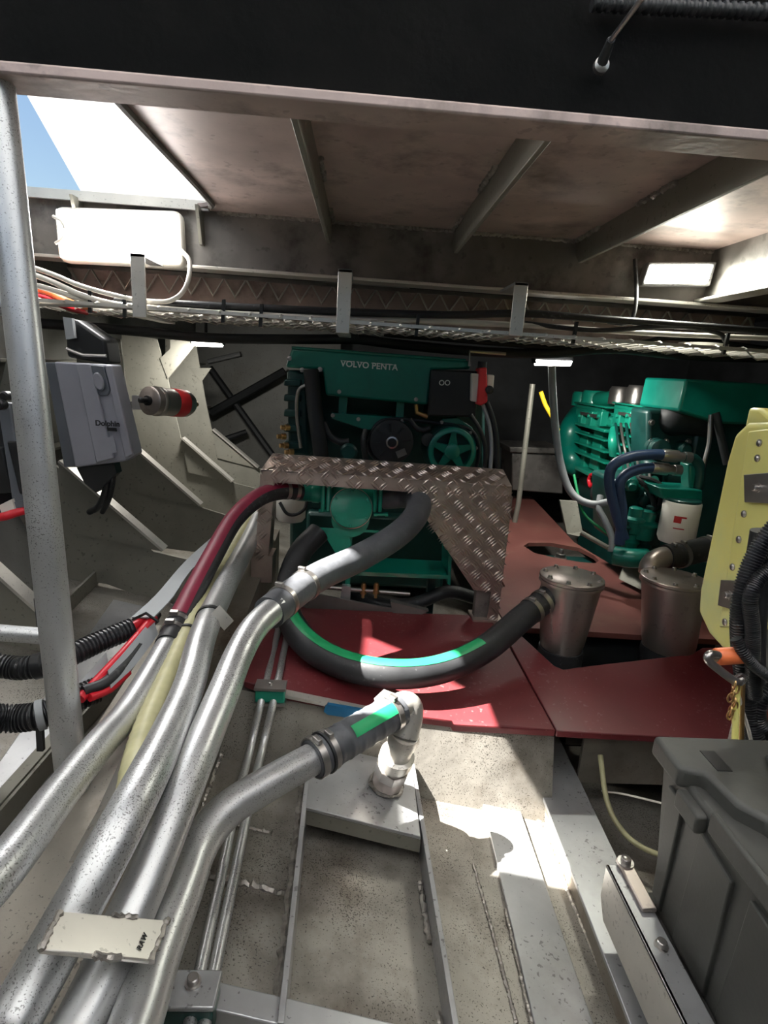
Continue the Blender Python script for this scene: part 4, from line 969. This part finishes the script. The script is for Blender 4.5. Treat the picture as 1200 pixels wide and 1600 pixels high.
# air filter unit with red strap, right of the engine
ft = thing('separator_filter', 'white filter unit with red strap at the right of the big engine', 'filter')
mk('bowl', face([(737, 583), (750, 584), (748, 629), (736, 627)], EY-.06, .06), 'white_plastic', ft, bevel=.006)
mk('strap', face([(749, 575), (761, 574), (762, 628), (752, 634), (745, 632), (748, 600)], EY-.075, .09), 'red_label', ft, bevel=.006, label='red strap')
mk('cap', face([(761, 585), (773, 586), (771, 612), (760, 612)], EY-.06, .06), 'white_plastic', ft, bevel=.006)
mk('bracket', MB().tube([P(733, 572, Y=EY-.02), P(734, 549, Y=EY-.02), P(790, 553, Y=EY)], .007, n=8), 'steel', ft)
mk('stem', MB().lathe(P(754, 565, Y=EY-.03), (0, 0, -1), [(.02, 0), (.02, .04)], n=14), 'dark_paint', ft)
mk('knob', MB().lathe(P(764, 609, Y=EY-.07), (0, -1, 0), [(.018, 0), (.018, .014), (.012, .018)], n=16), 'black_plastic', ft)
for i, (pts, mt, r, lab) in enumerate((([(755, 632), (765, 665), (768, 700), (765, 745)], 'trunk_grey', .009, 'pale wire hanging down from the red-strapped filter'),
                                       ([(760, 628), (770, 655), (776, 690), (778, 735)], 'rubber', .012, 'black braided wire hanging right of the red-strapped filter'),
                                       ([(735, 648), (750, 672), (758, 700), (757, 738)], 'rubber', .010, 'black braided wire hanging left of the pale wire'))):
    cable('engine_wire', [P(x, y, Y=EY-.05) for x, y in pts], r, mt, lab, group='engine wires')

# ================================================================== RIGHT ENGINE
e2 = thing('marine_engine', 'right green engine with ribbed side lit by the walkway lamp', 'engine', group='engines')
SX = 1.56
def PX(x, y, X=SX): return P(x, y, X=X)
mk('block', MB().box(SX+.10, SX+.95, 2.80, 4.2, .15, 1.08), 'green_dark', e2, bevel=.02)
mk('sump', MB().box(SX+.12, SX+.8, 2.75, 4.1, 0.0, .35), 'green_dark', e2, bevel=.02)
def sbox(x0, x1, y0, y1, dep, mt, nm, X=SX, bev=.006, par=None):
    """box on the engine's left side: from far px x0 to near px x1, heights by y at the middle"""
    a, b = PX(x0, (y0+y1)/2, X), PX(x1, (y0+y1)/2, X); m_ = (x0+x1)/2
    zt, zb = PX(m_, y0, X).z, PX(m_, y1, X).z
    return mk(nm, MB().box(X, X+dep, min(a.y, b.y), max(a.y, b.y), zb, zt), mt, par or e2, bevel=bev)
for x0, x1 in ((898, 944), (957, 1006)):
    hdx = sbox(x0, x1, 640, 668, .16, 'green_bright', 'cylinder_head', X=SX+.02)
    sbox(x0-1, x1+1, 665, 670, .20, 'green_bright', 'head_flange', X=SX-.02)
    sbox(x0+2, x1-2, 633, 641, .16, 'green_bright', 'rocker_cover', X=SX+.03)
    sbox(x0-2, x1+2, 631, 634, .20, 'green_bright', 'cover_flange', X=SX)
    w_ = (x1-x0)
    for k in (0, 1, 2):
        xx = x0+w_*(k+.5)/3
        sbox(xx-2.5, xx+2.5, 642, 666, .05, 'green_bright', 'head_rib', X=SX-.015)
        mk('head_bolt', bolt(PX(xx, 650, SX-.015), (-1, 0, 0), .012, .014), 'green_bright', e2)
    sbox(x0+8, x1-8, 646, 651, .05, 'steel', 'fuel_pipe_bracket', X=SX-.02, bev=.002)
    for k, yy in enumerate((680, 697, 713)):
        sbox(x0-2, x1+1, yy, yy+3, .14, 'green_bright', 'side_rib', X=SX-.005, bev=.002)
    for k in (.2, .68):
        xx = x0+w_*k
        sbox(xx-6, xx+8, 672, 736, .10, 'green_bright', 'side_panel', X=SX+.045)
    sbox(x0-2, x1+2, 670, 738, .05, 'green_dark', 'side_wall', X=SX+.09)
sbox(944, 957, 650, 668, .10, 'green_bright', 'coolant_bridge', X=SX+.03, bev=.02)
for x, yt, yb, r in ((908, 612, 634, .075), (926, 610, 634, .085), (968, 604, 632, .075), (995, 602, 630, .07)):
    p0, p1 = PX(x, yb, SX+.12), PX(x, yt, SX+.12)
    mk('filler_cap' if r > .08 else 'intake_neck', MB().lathe(p0, (0, 0, 1), [(r, 0), (r, p1.z-p0.z-.02), (r*.85, p1.z-p0.z)], n=24), 'green_bright' if x < 960 else 'steel', e2)
mk('intake_pipe', MB().tube([PX(936, 624, SX+.1), PX(962, 622, SX+.1)], .05, n=18), 'green_bright', e2)
mk('exhaust_elbow', MB().tube(cr([PX(905, 650, SX+.1), PX(893, 670, SX), PX(889, 700, SX), PX(896, 722, SX+.02), PX(905, 730, SX+.1)], 6), .085, n=20), 'green', e2)
mk('coolant_riser', MB().tube(cr([PX(960, 672, SX), PX(958, 690, SX-.03), PX(960, 710, SX)], 5), .03, n=14), 'green_bright', e2)
sbox(896, 945, 738, 745, .1, 'green_bright', 'crankcase_flange', X=SX-.01)
# front of the right engine
GY = 2.72
mk('front_cover', face([(1012, 640), (1110, 640), (1240, 660), (1240, 900), (1010, 880)], GY+.12, .2), 'green_dark', e2, bevel=.02)
mk('header_tank', face([(1072, 592), (1300, 606), (1300, 668), (1120, 662), (1060, 642)], GY-.05, .4), 'green', e2, bevel=.012)
mk('air_pipe', MB().tube(cr([P(1046, 668, Y=GY+.3), P(1052, 655, Y=GY+.14), P(1075, 652, Y=GY+.10), P(1110, 660, Y=GY+.12)], 6), .085, n=24), 'dark_paint', e2)
for k in range(6):
    x0 = 962+k*8
    mk('injection_line', MB().tube(cr([PX(x0, 662, SX-.02), PX(x0+4, 690, SX-.07), PX(x0+10, 720, SX-.09), P(978+k*8, 752+k*3, Y=2.66)], 6), .008, n=8), 'steel' if k % 2 else 'green_dark', e2)
for x, y, r in ((1022, 700, .05), (1050, 745, .06), (1012, 726, .03), (1060, 700, .035)):
    mk('front_boss', MB().lathe(P(x, y, Y=GY+.13), (0, -1, 0), [(r*1.1, 0), (r*1.1, .03), (r, .035), (r, .07), (r*.7, .08)], n=18), 'green_dark', e2)
for x, y in ((1018, 660), (1018, 690), (1020, 760), (1040, 690), (1062, 735), (1075, 690), (1020, 850), (1042, 868)):
    mk('cover_bolt', bolt(P(x, y, Y=GY+.115), (0, -1, 0), .012, .016), 'steel', e2)
mk('wire_loom', MB().tube(cr([P(985, 742, Y=2.62), P(1000, 752, Y=2.56), P(1015, 768, Y=2.55), P(1022, 792, Y=2.55), P(1012, 818, Y=2.54)], 6), .012, n=8), 'rubber', e2)
mk('wire_loom', MB().tube(cr([P(1000, 745, Y=2.6), P(1020, 750, Y=2.55), P(1034, 762, Y=2.53), P(1030, 790, Y=2.53)], 6), .010, n=8), 'rubber', e2)
mk('front_pipe', MB().tube(cr([P(1110, 648, Y=GY-.05), P(1108, 690, Y=GY-.07), P(1100, 725, Y=GY-.08), P(1096, 760, Y=GY-.08)], 6), .010, n=10), 'steel', e2)
mk('front_pipe', MB().tube(cr([P(1118, 645, Y=GY-.05), P(1128, 690, Y=GY-.07), P(1136, 725, Y=GY-.08)], 6), .018, n=10), 'dark_paint', e2)
mk('filter_head', face([(1030, 762), (1098, 766), (1098, 784), (1036, 780)], 2.42, .16), 'green', e2, bevel=.006)
mk('filter_riser', face([(1076, 725), (1096, 726), (1098, 768), (1078, 766)], 2.46, .08), 'green', e2, bevel=.01)
for i in range(7):
    x, y = 985+random.random()*45, 745+random.random()*45
    mk('pump_casting', MB().lathe(P(x, y, Y=2.60+random.random()*.08), (random.uniform(-1, 1), -.5, random.uniform(-.2, 1)), [(.022, 0), (.03, .01), (.03, .06), (.018, .07), (.018, .09)], n=12), 'green_dark' if i % 2 else 'green', e2, bevel=.002)
for x, y, r, hh in ((992, 800, .04, .14), (1008, 806, .05, .16), (975, 812, .03, .10), (1016, 790, .03, .08), (985, 835, .035, .10), (1005, 842, .03, .08)):
    mk('injection_part', MB().lathe(P(x, y+10, Y=2.56), (0, 0, 1), [(r*.9, -hh*.5), (r, -hh*.45), (r, -hh*.1), (r*1.25, -hh*.08), (r*1.25, 0), (r*.8, .01), (r*.8, hh*.35), (r*.5, hh*.4)], n=16), 'green' if r > .032 else 'green_dark', e2)
mk('injection_pump', face([(960, 750), (1035, 750), (1035, 860), (962, 850)], 2.66, .3), 'green_dark', e2, bevel=.02)
mk('oil_pan_arm', MB().tube(cr([P(960, 868, Y=2.5), P(985, 872, Y=2.46), P(1010, 872, Y=2.46)], 4), .045, n=16), 'green', e2)
mk('dipstick_handle', MB().tube(cr([P(923, 742, X=SX-.06), P(920, 750, X=SX-.06), P(923, 760, X=SX-.06), P(929, 752, X=SX-.06), P(927, 742, X=SX-.06), P(923, 742, X=SX-.06)], 4), .012, n=8), 'red_cable', e2, label='red pull loop')
mk('starter', MB().lathe(P(946, 768, Y=3.3), (0, -1, 0), [(.07, 0), (.10, .02), (.10, .28), (.06, .32), (.06, .40)], n=24), 'dark_paint', e2)
of = thing('oil_filter', 'white spin-on oil filter with red print on the right engine', 'oil filter', group='oil filters')
pt, pb_ = P(1067, 783, Y=2.42), P(1060, 848, Y=2.42)
hh = pt.z-pb_.z
mk('canister', MB().lathe(pt, (0, 0, -1), [(.076, 0), (.079, .006), (.079, hh-.025), (.07, hh-.006), (.05, hh)], n=36), 'white_plastic', of)
mk('top_ring', MB().lathe(pt+V((0, 0, .012)), (0, 0, -1), [(.070, 0), (.074, .004), (.074, .014)], n=32), 'green_dark', of)
def arcpatch(c, r, a0, a1, z0, z1):
    mb = MB(); n = 6; vs = []
    for rr in (r+.0006, r-.002):
        for z in (z0, z1):
            for i in range(n+1):
                t = a0+(a1-a0)*i/n; vs.append(V((c.x+rr*math.sin(t), c.y-rr*math.cos(t), z)))
    k = n+1; fs = []
    for i in range(n): fs.append((i, i+1, k+i+1, k+i))
    return mb.add(vs, fs)
zt = pt.z
mk('print', arcpatch(pt, .079, R(-46), R(-24), zt-.085, zt-.055), 'ink_red', of)
mk('print', arcpatch(pt, .079, R(-46), R(-10), zt-.063, zt-.055), 'ink_red', of)
mk('print', arcpatch(pt, .079, R(-44), R(-12), zt-.112, zt-.107), 'ink_red', of)
# blue hoses curving on the engine
for (pts, lab) in (([(975, 842), (962, 800), (952, 755), (958, 728), (985, 714), (1020, 710), (1038, 711)], 'upper blue hose curving across the right engine'),
                   ([(968, 850), (972, 800), (968, 760), (978, 742), (1000, 733), (1022, 731)], 'lower blue hose curving across the right engine')):
    t, c = hose('fuel_hose', [P(x, y, Y=2.46+.0*i) for i, (x, y) in enumerate(pts)], .023, 'blue_hose', lab, group='blue hoses')
    e = c[-1]; d = V((1, 0, -.05))
    mk('ferrule', MB().lathe(e-d*.01, d, [(.025, 0), (.027, .005), (.027, .07), (.021, .072), (.021, .10), (.025, .10), (.025, .13)], n=14), 'steel', t)
mk('fuel_elbow', MB().tube(cr([P(1068, 714, Y=2.46), P(1086, 718, Y=2.46), P(1094, 735, Y=2.46), P(1090, 765, Y=2.46)], 5), .022, n=14), 'green_dark', e2)
# breather hoses and wires by the walkway
cable('vent_hose', [P(862, 572, Y=2.95), P(864, 620, Y=2.95), P(868, 670, Y=2.93), P(876, 725, Y=2.88), P(893, 770, Y=2.8), P(925, 788, Y=2.7), P(962, 782, Y=2.62)], .019, 'trunk_grey', 'pale grey hose drooping from the walkway lamp to the engine', cat='hose')
cable('vent_hose', [P(938, 775, Y=2.7), P(936, 795, Y=2.66), P(946, 815, Y=2.62), P(956, 840, Y=2.58), P(955, 862, Y=2.56)], .016, 'trunk_grey', 'short grey hose below the red pull loop', cat='hose')
cable('earth_wire', [P(897, 742, Y=2.9), P(905, 780, Y=2.8), P(915, 806, Y=2.7), P(945, 830, Y=2.62), P(965, 845, Y=2.58)], .007, 'green_strip', 'thin green wire looping down by the mounting plate')
cable('yellow_cable', [P(845, 612, Y=3.6), P(852, 632, Y=3.6), P(862, 650, Y=3.6), P(872, 672, Y=3.65)], .014, 'yellow', 'short yellow cable hanging behind the pale hose')
mk('mount_plate', MB().prism([P(875, 782, Y=2.75), P(902, 784, Y=2.72), P(910, 830, Y=2.62), P(905, 838, Y=2.6), P(886, 834, Y=2.62)], (.0, .02, 0)), 'alu_frame', label='pale bent mounting plate at the foot of the right engine', cat='plate')
mk('drain_rod', MB().tube([P(908, 832, Y=2.6), P(950, 856, Y=2.52)], .012, n=10), 'alu_frame', label='short metal rod from the mounting plate to the engine foot', cat='rod')
# rod, box and far gear
mk('support_rod', MB().tube([P(832, 600, Y=3.7), P(810, 787, Y=3.72), V((P(810, 787, Y=3.72).x-.01, 3.72, .25))], .018, n=12), 'alu_frame', label='slim upright rod beside the far end of the walkway', cat='rod')
gb = thing('gearbox_cover', 'grey box cover standing at the far end of the walkway', 'box')
mk('box_body', face([(800, 706), (878, 708), (880, 772), (800, 766)], 4.36, .35), 'alu_beam', gb, bevel=.01)
mk('lid', face([(796, 698), (880, 700), (882, 710), (797, 707)], 4.32, .42), 'alu_beam', gb, bevel=.008)

# ================================================================== STRAINERS
def strainer(ct, rt_, cb, rb_, lab):
    t = thing('sea_strainer', lab, 'strainer', group='steel sea strainers')
    n = 36; mb = MB(); vs = []; K = 8
    for k in range(K):
        f = k/(K-1); c = ct.lerp(cb, f); r = rt_+(rb_-rt_)*f
        if k == K-1: r *= .95
        vs += [c+V((math.cos(2*math.pi*i/n)*r, math.sin(2*math.pi*i/n)*r, 0)) for i in range(n)]
    fs = [(k*n+i, k*n+(i+1) % n, (k+1)*n+(i+1) % n, (k+1)*n+i) for k in range(K-1) for i in range(n)]
    fs += [list(range(n)), list(range((K-1)*n, K*n))]
    mk('pot', mb.add(vs, fs), 'stainless', t)
    mk('flange', MB().lathe(ct+V((0, 0, -.010)), (0, 0, 1), [(rt_*1.0, 0), (rt_*1.06, .001), (rt_*1.06, .011), (rt_*1.0, .012)], n=36), 'stainless', t)
    lid = mk('lid', MB().lathe(ct+V((0, 0, .003)), (0, 0, 1), [(rt_*1.05, 0), (rt_*1.05, .010), (rt_*1.02, .012)], n=36), 'stainless', t)
    b0 = None
    for k in range(8):
        a = 2*math.pi*(k+.4)/8; p = ct+V((math.cos(a)*rt_*.88, math.sin(a)*rt_*.88, .015))
        if b0 is None: b0 = mk('lid_bolt', bolt(p, (0, 0, 1), .0075, .010), 'steel', lid); d0 = REG[b0]-p
        else: inst(b0, p+d0, lid)
    return t
s1_ = strainer(P(893, 906, Y=1.97), .110, P(880, 1008, Y=1.92)+V((0, .02, -.03)), .076, 'tapered steel strainer pot joined to the green-striped hose')
p0, p1 = P(846, 938, Y=1.93), P(876, 930, Y=1.965)
mk('inlet', MB().lathe(p0, p1-p0, [(.040, 0), (.040, .03), (.053, .032), (.053, .05), (.045, .052), (.045, (p1-p0).length+.03)], n=24), 'stainless', s1_)
mk('inlet_nut', MB().lathe(p0, p1-p0, [(.058, .030), (.060, .032), (.060, .044), (.058, .046)], n=8), 'steel', s1_)
mk('seam', MB().tube([P(860, 952, Y=1.852), P(863, 990, Y=1.855)], .003, n=6), 'weld', s1_)
mk('rubber_foot', MB().lathe(P(880, 1008, Y=1.92)+V((0, .02, -.03)), (0, 0, -1), [(.080, -.012), (.082, 0), (.082, .12)], n=28), 'rubber', s1_)
s2_ = strainer(P(1053, 908, Y=1.97), .112, P(1049, 1012, Y=1.95)+V((0, .02, -.02)), .094, 'straight-sided steel strainer pot left of the yellow tank')
mk('rubber_foot', MB().lathe(P(1049, 1012, Y=1.95)+V((0, .02, -.02)), (0, 0, -1), [(.096, -.012), (.099, 0), (.099, .12)], n=28), 'rubber', s2_)
oc2 = cr([P(1015, 895, Y=2.10), P(1018, 882, Y=2.12), P(1032, 872, Y=2.14), P(1058, 868, Y=2.16), P(1085, 862, Y=2.2), P(1110, 856, Y=2.25)], 6)
oe = thing('outlet_elbow', 'ribbed metal elbow with hose clamp behind the straight strainer', 'pipe fitting')
mk('elbow', MB().tube(oc2[:16], .042, n=20), 'stainless', oe)
mk('rubber_hose', MB().tube(oc2[14:], .050, n=20), 'rubber', oe)
clamp(oe, oc2, .55, .046, .010); clamp(oe, oc2, .66, .050, .010); clamp(oe, oc2, .95, .050, .010)
mk('cover_flap', MB().prism([P(968, 905, Z=.27), P(975, 885, Z=.32), P(990, 876, Z=.34), P(1004, 882, Z=.33), P(1008, 925, Z=.27)], (0, .01, .0)), 'alu_frame', label='dull bent metal flap between the two strainers', cat='flap')
mk('pit_plate', MB().prism([V((.80, 1.78, .13)), V((.86, 1.78, .13)), V((.88, 1.95, .13)), V((.82, 1.95, .13))], (0, 0, -.2)), 'alu_beam', label='small pale plate down in the pit between the strainers', cat='plate')

# ================================================================== YELLOW TANK AND RIGHT SIDE
tk = thing('plastic_tank', 'translucent yellow-green plastic tank at the right edge', 'tank')
TX = 1.075
sp = [(1.43, 1.10), (1.47, 1.135), (1.58, 1.12), (1.625, 1.08), (1.635, 1.0), (1.635, .60), (1.62, .53), (1.55, .49), (1.43, .47)]
mk('shell', MB().prism([(TX, y, z) for y, z in sp], (.45, 0, 0)), 'poly_yellow', tk, bevel=.018, seg=4)
mk('front_flange', MB().box(TX+.012, TX+.5, 1.385, 1.43, .46, 1.115), 'poly_yellow', tk, bevel=.012, seg=3)
mk('shoulder', MB().prism([(TX+.01, 1.42, 1.10), (TX+.01, 1.55, 1.16), (TX+.01, 1.60, 1.16), (TX+.01, 1.60, 1.10)], (.4, 0, 0)), 'poly_yellow', tk, bevel=.01)
sf = mk('side_flange', MB().prism([P(x, y, X=TX+.004) for x, y in ((1174, 674), (1230, 668), (1230, 985), (1128, 980))], (-.010, 0, 0)), 'poly_yellow', tk, bevel=.004)
b0 = None
for x, y in ((1187, 692), (1184, 716), (1163, 803), (1155, 843), (1145, 886), (1133, 972)):
    p = P(x, y, X=TX-.006)
    if b0 is None: b0 = mk('rivet', MB().lathe(p, (-1, 0, 0), [(.010, 0), (.010, .003), (.006, .006)], n=14), 'steel', tk); d0 = REG[b0]-p
    else: inst(b0, p+d0, tk)
for pts, bp in ((((1166, 742), (1212, 738), (1212, 787), (1167, 785)), (1184, 762)), (((1130, 906), (1170, 908), (1166, 958), (1125, 946)), (1139, 930))):
    bk_ = mk('steel_bracket', MB().prism([P(x, y, X=TX-.012) for x, y in pts], (-.008, 0, 0)), 'steel', tk, bevel=.002)
    mk('bolt', bolt(P(*bp, X=TX-.020), (-1, 0, 0), .010, .014), 'steel', bk_)
mk('tank_post', MB().prism([(TX+.03, 1.39, .20), (TX+.09, 1.39, .20), (TX+.09, 1.39, .48), (TX+.03, 1.39, .48)], (0, .02, 0)), 'alu_bright', tk)
mk('post_bolt', bolt(V((TX+.06, 1.39, .40)), (0, -1, 0), .012, .012), 'steel', tk)
mk('support_shelf', MB().box(TX+.10, TX+.5, 1.40, 1.62, .44, .468), 'alu_frame', tk)
mk('rear_post', MB().box(TX+.32, TX+.38, 1.55, 1.61, .25, .44), 'alu_frame', tk)
# valve with orange sleeve, lever, chain
vl = thing('drain_valve', 'orange-sleeved valve with bent metal lever below the yellow tank', 'valve')
VY = 1.13
p = P(1118, 1026, Y=VY)
mk('sleeve', MB().lathe(p, (1, .15, .02), [(.016, 0), (.019, .005), (.019, .07)], n=24), 'orange', vl)
mk('stem', MB().lathe(p, (-1, -.15, 0), [(.012, -.01), (.012, .012), (.009, .014)], n=8), 'steel', vl)
lv = cr([P(1122, 1024, Y=VY-.02), P(1110, 1022, Y=VY-.03), P(1106, 1030, Y=VY-.035), P(1118, 1042, Y=VY-.035), P(1148, 1064, Y=VY-.035), P(1158, 1062, Y=VY-.03)], 6)
mk('lever', MB().tube(lv, .009, n=10), 'steel', vl)
mk('end_ring', MB().tube([P(1156, 1062, Y=VY-.03)+V((math.cos(t)*.013, 0, math.sin(t)*.013)) for t in [i*math.pi/6 for i in range(13)]], .003, n=6), 'steel', vl)
ch = thing('chain', 'short brass chain hanging from the valve lever', 'chain')
cy0, cy1 = P(1147, 1070, Y=VY-.04), P(1143, 1124, Y=VY-.04)
nl = 9
for i in range(nl):
    c = cy0.lerp(cy1, i/(nl-1))+V((.006*math.sin(i*1.7), 0, 0)); f = i % 2
    pts = []
    for k in range(13):
        t = 2*math.pi*k/12; w_ = .0065*math.cos(t); h_ = .011*math.sin(t)
        pts.append(c+(V((w_, 0, h_)) if f else V((w_*.3, w_, h_))))
    mk('link', MB().tube(pts, .0022, n=6), 'brass', ch)
sg = thing('sight_tube', 'thin yellowish sight tube standing behind the battery box', 'tube')
mk('tube', MB().tube([P(1152, 1068, Y=VY-.02), P(1148, 1165, Y=VY-.06), P(1148, 1240, Y=VY-.06)], .007, n=12), 'poly_yellow', sg)
mk('guard_rod', MB().tube([P(1160, 1068, Y=VY), P(1156, 1240, Y=VY-.05)], .006, n=10), 'brass', sg)
# corrugated looms at right
GR = 'conduits at right'
conduit([P(1260, 780, Y=1.20), P(1215, 820, Y=1.20), P(1180, 870, Y=1.20), P(1162, 920, Y=1.19), P(1156, 970, Y=1.18), P(1159, 1030, Y=1.19), P(1168, 1090, Y=1.18), P(1182, 1160, Y=1.17), P(1195, 1210, Y=1.16)], .021, 110, 'thick black corrugated conduit running down past the yellow tank', GR)
conduit([P(1270, 850, Y=1.16), P(1220, 880, Y=1.16), P(1186, 905, Y=1.16), P(1172, 935, Y=1.15), P(1176, 985, Y=1.15), P(1176, 1040, Y=1.15), P(1180, 1090, Y=1.15)], .016, 90, 'thinner corrugated conduit crossing in from the right edge', GR)
conduit([P(1150, 998, Y=1.13), P(1162, 1020, Y=1.12), P(1185, 1045, Y=1.12), P(1220, 1065, Y=1.13), P(1280, 1080, Y=1.15)], .013, 60, 'small corrugated conduit branching right near the orange valve', GR)
conduit([P(1260, 1060, Y=1.2), P(1205, 1078, Y=1.18), P(1186, 1105, Y=1.17), P(1190, 1135, Y=1.17), P(1240, 1150, Y=1.18)], .017, 50, 'looped black corrugated conduit above the battery box at right', GR)
cable('loom_sheath', [P(1195, 830, Y=1.24), P(1180, 930, Y=1.24), P(1174, 1020, Y=1.23), P(1176, 1120, Y=1.21), P(1195, 1200, Y=1.18)], .030, 'rubber', 'thick smooth black cable sheath behind the corrugated conduits', cat='cable', n=16)
cable('grey_wire', [P(1154, 1085, Y=1.12), P(1160, 1110, Y=1.12), P(1168, 1135, Y=1.12), P(1174, 1158, Y=1.12)], .004, 'white_cable', 'thin pale wire hanging beside the chain')
mk('backing_plate', MB().prism([P(x, y, Y=1.34) for x, y in ((1165, 960), (1280, 950), (1280, 1100), (1165, 1090))], (0, .01, 0)), 'alu_frame', label='pale metal plate behind the conduits at the right edge', cat='plate')
mk('purple_tag', MB().prism([P(x, y, Y=1.30) for x, y in ((1190, 1056), (1197, 1058), (1190, 1086), (1182, 1082))], (0, .003, 0)), 'red_strip', label='narrow magenta tag near the right edge', cat='tag')

# ================================================================== BATTERY BOX
bb = thing('battery_box', 'black plastic battery box with lid in the lower right corner', 'battery box')
BX, BY1, BY0, BZ0, BZ1 = .685, 1.02, .30, .085, .46
# tapered body
xt = BX-.018
def ring_(z, dx, dy): return [V((BX+dx, BY0+dy, z)), V((1.25, BY0+dy, z)), V((1.25, BY1-dy, z)), V((BX+dx, BY1-dy, z))]
r0, r1 = ring_(BZ0, .012, .03), ring_(BZ1, -.018, .0)
mk('case', MB().add(r0+r1, [(0, 1, 2, 3), (7, 6, 5, 4)]+[(i, (i+1) % 4, 4+(i+1) % 4, 4+i) for i in range(4)]), 'battery_black', bb, bevel=.012, seg=3)
# raised tapering panels moulded in the left side
def sidept(y, z): # left face x at height z
    f = (z-BZ0)/(BZ1-BZ0); return V((BX+.012-.03*f, y, z))
def sidepanel(yz, out=.008):
    mk('side_panel', MB().prism([sidept(y, z)+V((.006, 0, 0)) for y, z in yz], (-out-.006, 0, 0)), 'battery_black', bb, bevel=.003)
sidepanel([(.985, .14), (.955, .12), (.92, .42), (.975, .42)])
sidepanel([(.90, .115), (.79, .115), (.765, .40), (.86, .415)])
sidepanel([(.755, .115), (.62, .115), (.56, .40), (.72, .415)])
sidepanel([(.58, .115), (.40, .115), (.36, .40), (.52, .415)])
# foot flange
mk('foot', MB().box(BX-.012, 1.26, BY0, BY1+.0, BZ0-.012, BZ0+.02), 'battery_black', bb, bevel=.006)
# lid: rim, raised deck, finger recess as a patch of painted shade
LZ = BZ1
lidp = [(BX-.040, BY0, LZ), (1.27, BY0, LZ), (1.27, BY1+.015, LZ), (BX-.040, BY1+.015, LZ)]
lid = mk('lid', MB().prism([(BX-.036, .93, LZ-.012), (BX-.036, BY1+.015, LZ-.012), (1.27, BY1+.015, LZ-.012), (1.27, .30, LZ-.012), (BX+.055, .30, LZ-.012), (BX+.055, .80, LZ-.012), (BX+.02, .84, LZ-.012), (BX+.01, .92, LZ-.012)], (0, 0, .045)), 'battery_black', bb, bevel=.010, seg=3)
mk('lid_skirt', MB().prism([(BX-.030, .30, LZ-.022), (BX-.030, .835, LZ-.022), (BX-.018, .835, LZ-.022), (BX-.018, .30, LZ-.022)], (0, 0, .042)), 'battery_black', lid, bevel=.004)
mk('lid_tab', MB().box(BX-.036, BX-.012, .855, .93, LZ-.050, LZ-.010), 'battery_black', lid, bevel=.006)
mk('lid_deck', MB().prism([(BX+.10, .30, LZ+.030), (BX+.10, .86, LZ+.030), (BX+.16, .97, LZ+.030), (1.27, .97, LZ+.030), (1.27, .30, LZ+.030)], (0, 0, .018)), 'battery_black', lid, bevel=.008, seg=3)
mk('lid_slot_shade', MB().box(BX+.035, BX+.065, .925, .985, LZ+.028, LZ+.0345), 'ink', lid)  # dark patch lying on the lid, coloured as the shade inside a recess
# retaining angle with bolts
an = thing('battery_angle', 'pale aluminium retaining angle along the foot of the battery box', 'angle')
mk('upright', MB().prism([(BX-.075, .30, .02), (BX-.075, 1.02, .02), (BX-.075, 1.05, .06), (BX-.075, 1.05, .145), (BX-.075, .30, .145)], (.008, 0, 0)), 'alu_bright', an, bevel=.002)
mk('shelf', MB().prism([(BX-.070, .30, .066), (BX-.070, 1.05, .066), (1.3, 1.05, .066), (1.3, .30, .066)], (0, 0, .006)), 'alu_frame', an)
mk('ledge', MB().prism([(BX-.075, .30, .138), (BX-.075, 1.05, .138), (BX-.020, 1.05, .138), (BX-.020, .30, .138)], (0, 0, .007)), 'alu_bar', an, bevel=.002)
mk('bolt', bolt(V((BX-.045, .86, .145)), (0, 0, 1), .010, .014), 'steel', an)
hb = thing('hold_down_strap', 'steel hold-down bracket with bolt at the back of the retaining angle', 'bracket')
mk('strap', MB().prism([(BX-.050, .93, .146), (BX-.018, .93, .146), (BX-.018, 1.06, .146), (BX-.050, 1.06, .146)], (0, 0, .010)), 'stainless', hb, bevel=.003)
mk('bolt', bolt(V((BX-.034, 1.045, .156)), (0, 0, 1), .011, .014), 'steel', hb)
mk('washer', MB().lathe(V((BX-.034, 1.045, .156)), (0, 0, 1), [(.018, 0), (.018, .003)], n=18), 'steel', hb)
# cable in the gap beside the box
cable('gap_cable', [P(938, 1180, Y=1.55), P(948, 1250, Y=1.45), P(970, 1295, Y=1.38), P(1005, 1325, Y=1.32), P(1060, 1345, Y=1.28)], .008, 'olive_hose', 'thin olive cable curving down behind the battery box')
cable('gap_wire', [P(940, 1236, Y=1.5), P(980, 1242, Y=1.4), P(1045, 1258, Y=1.3)], .003, 'white_cable', 'thin pale wire across the dark gap behind the battery box')

finish()
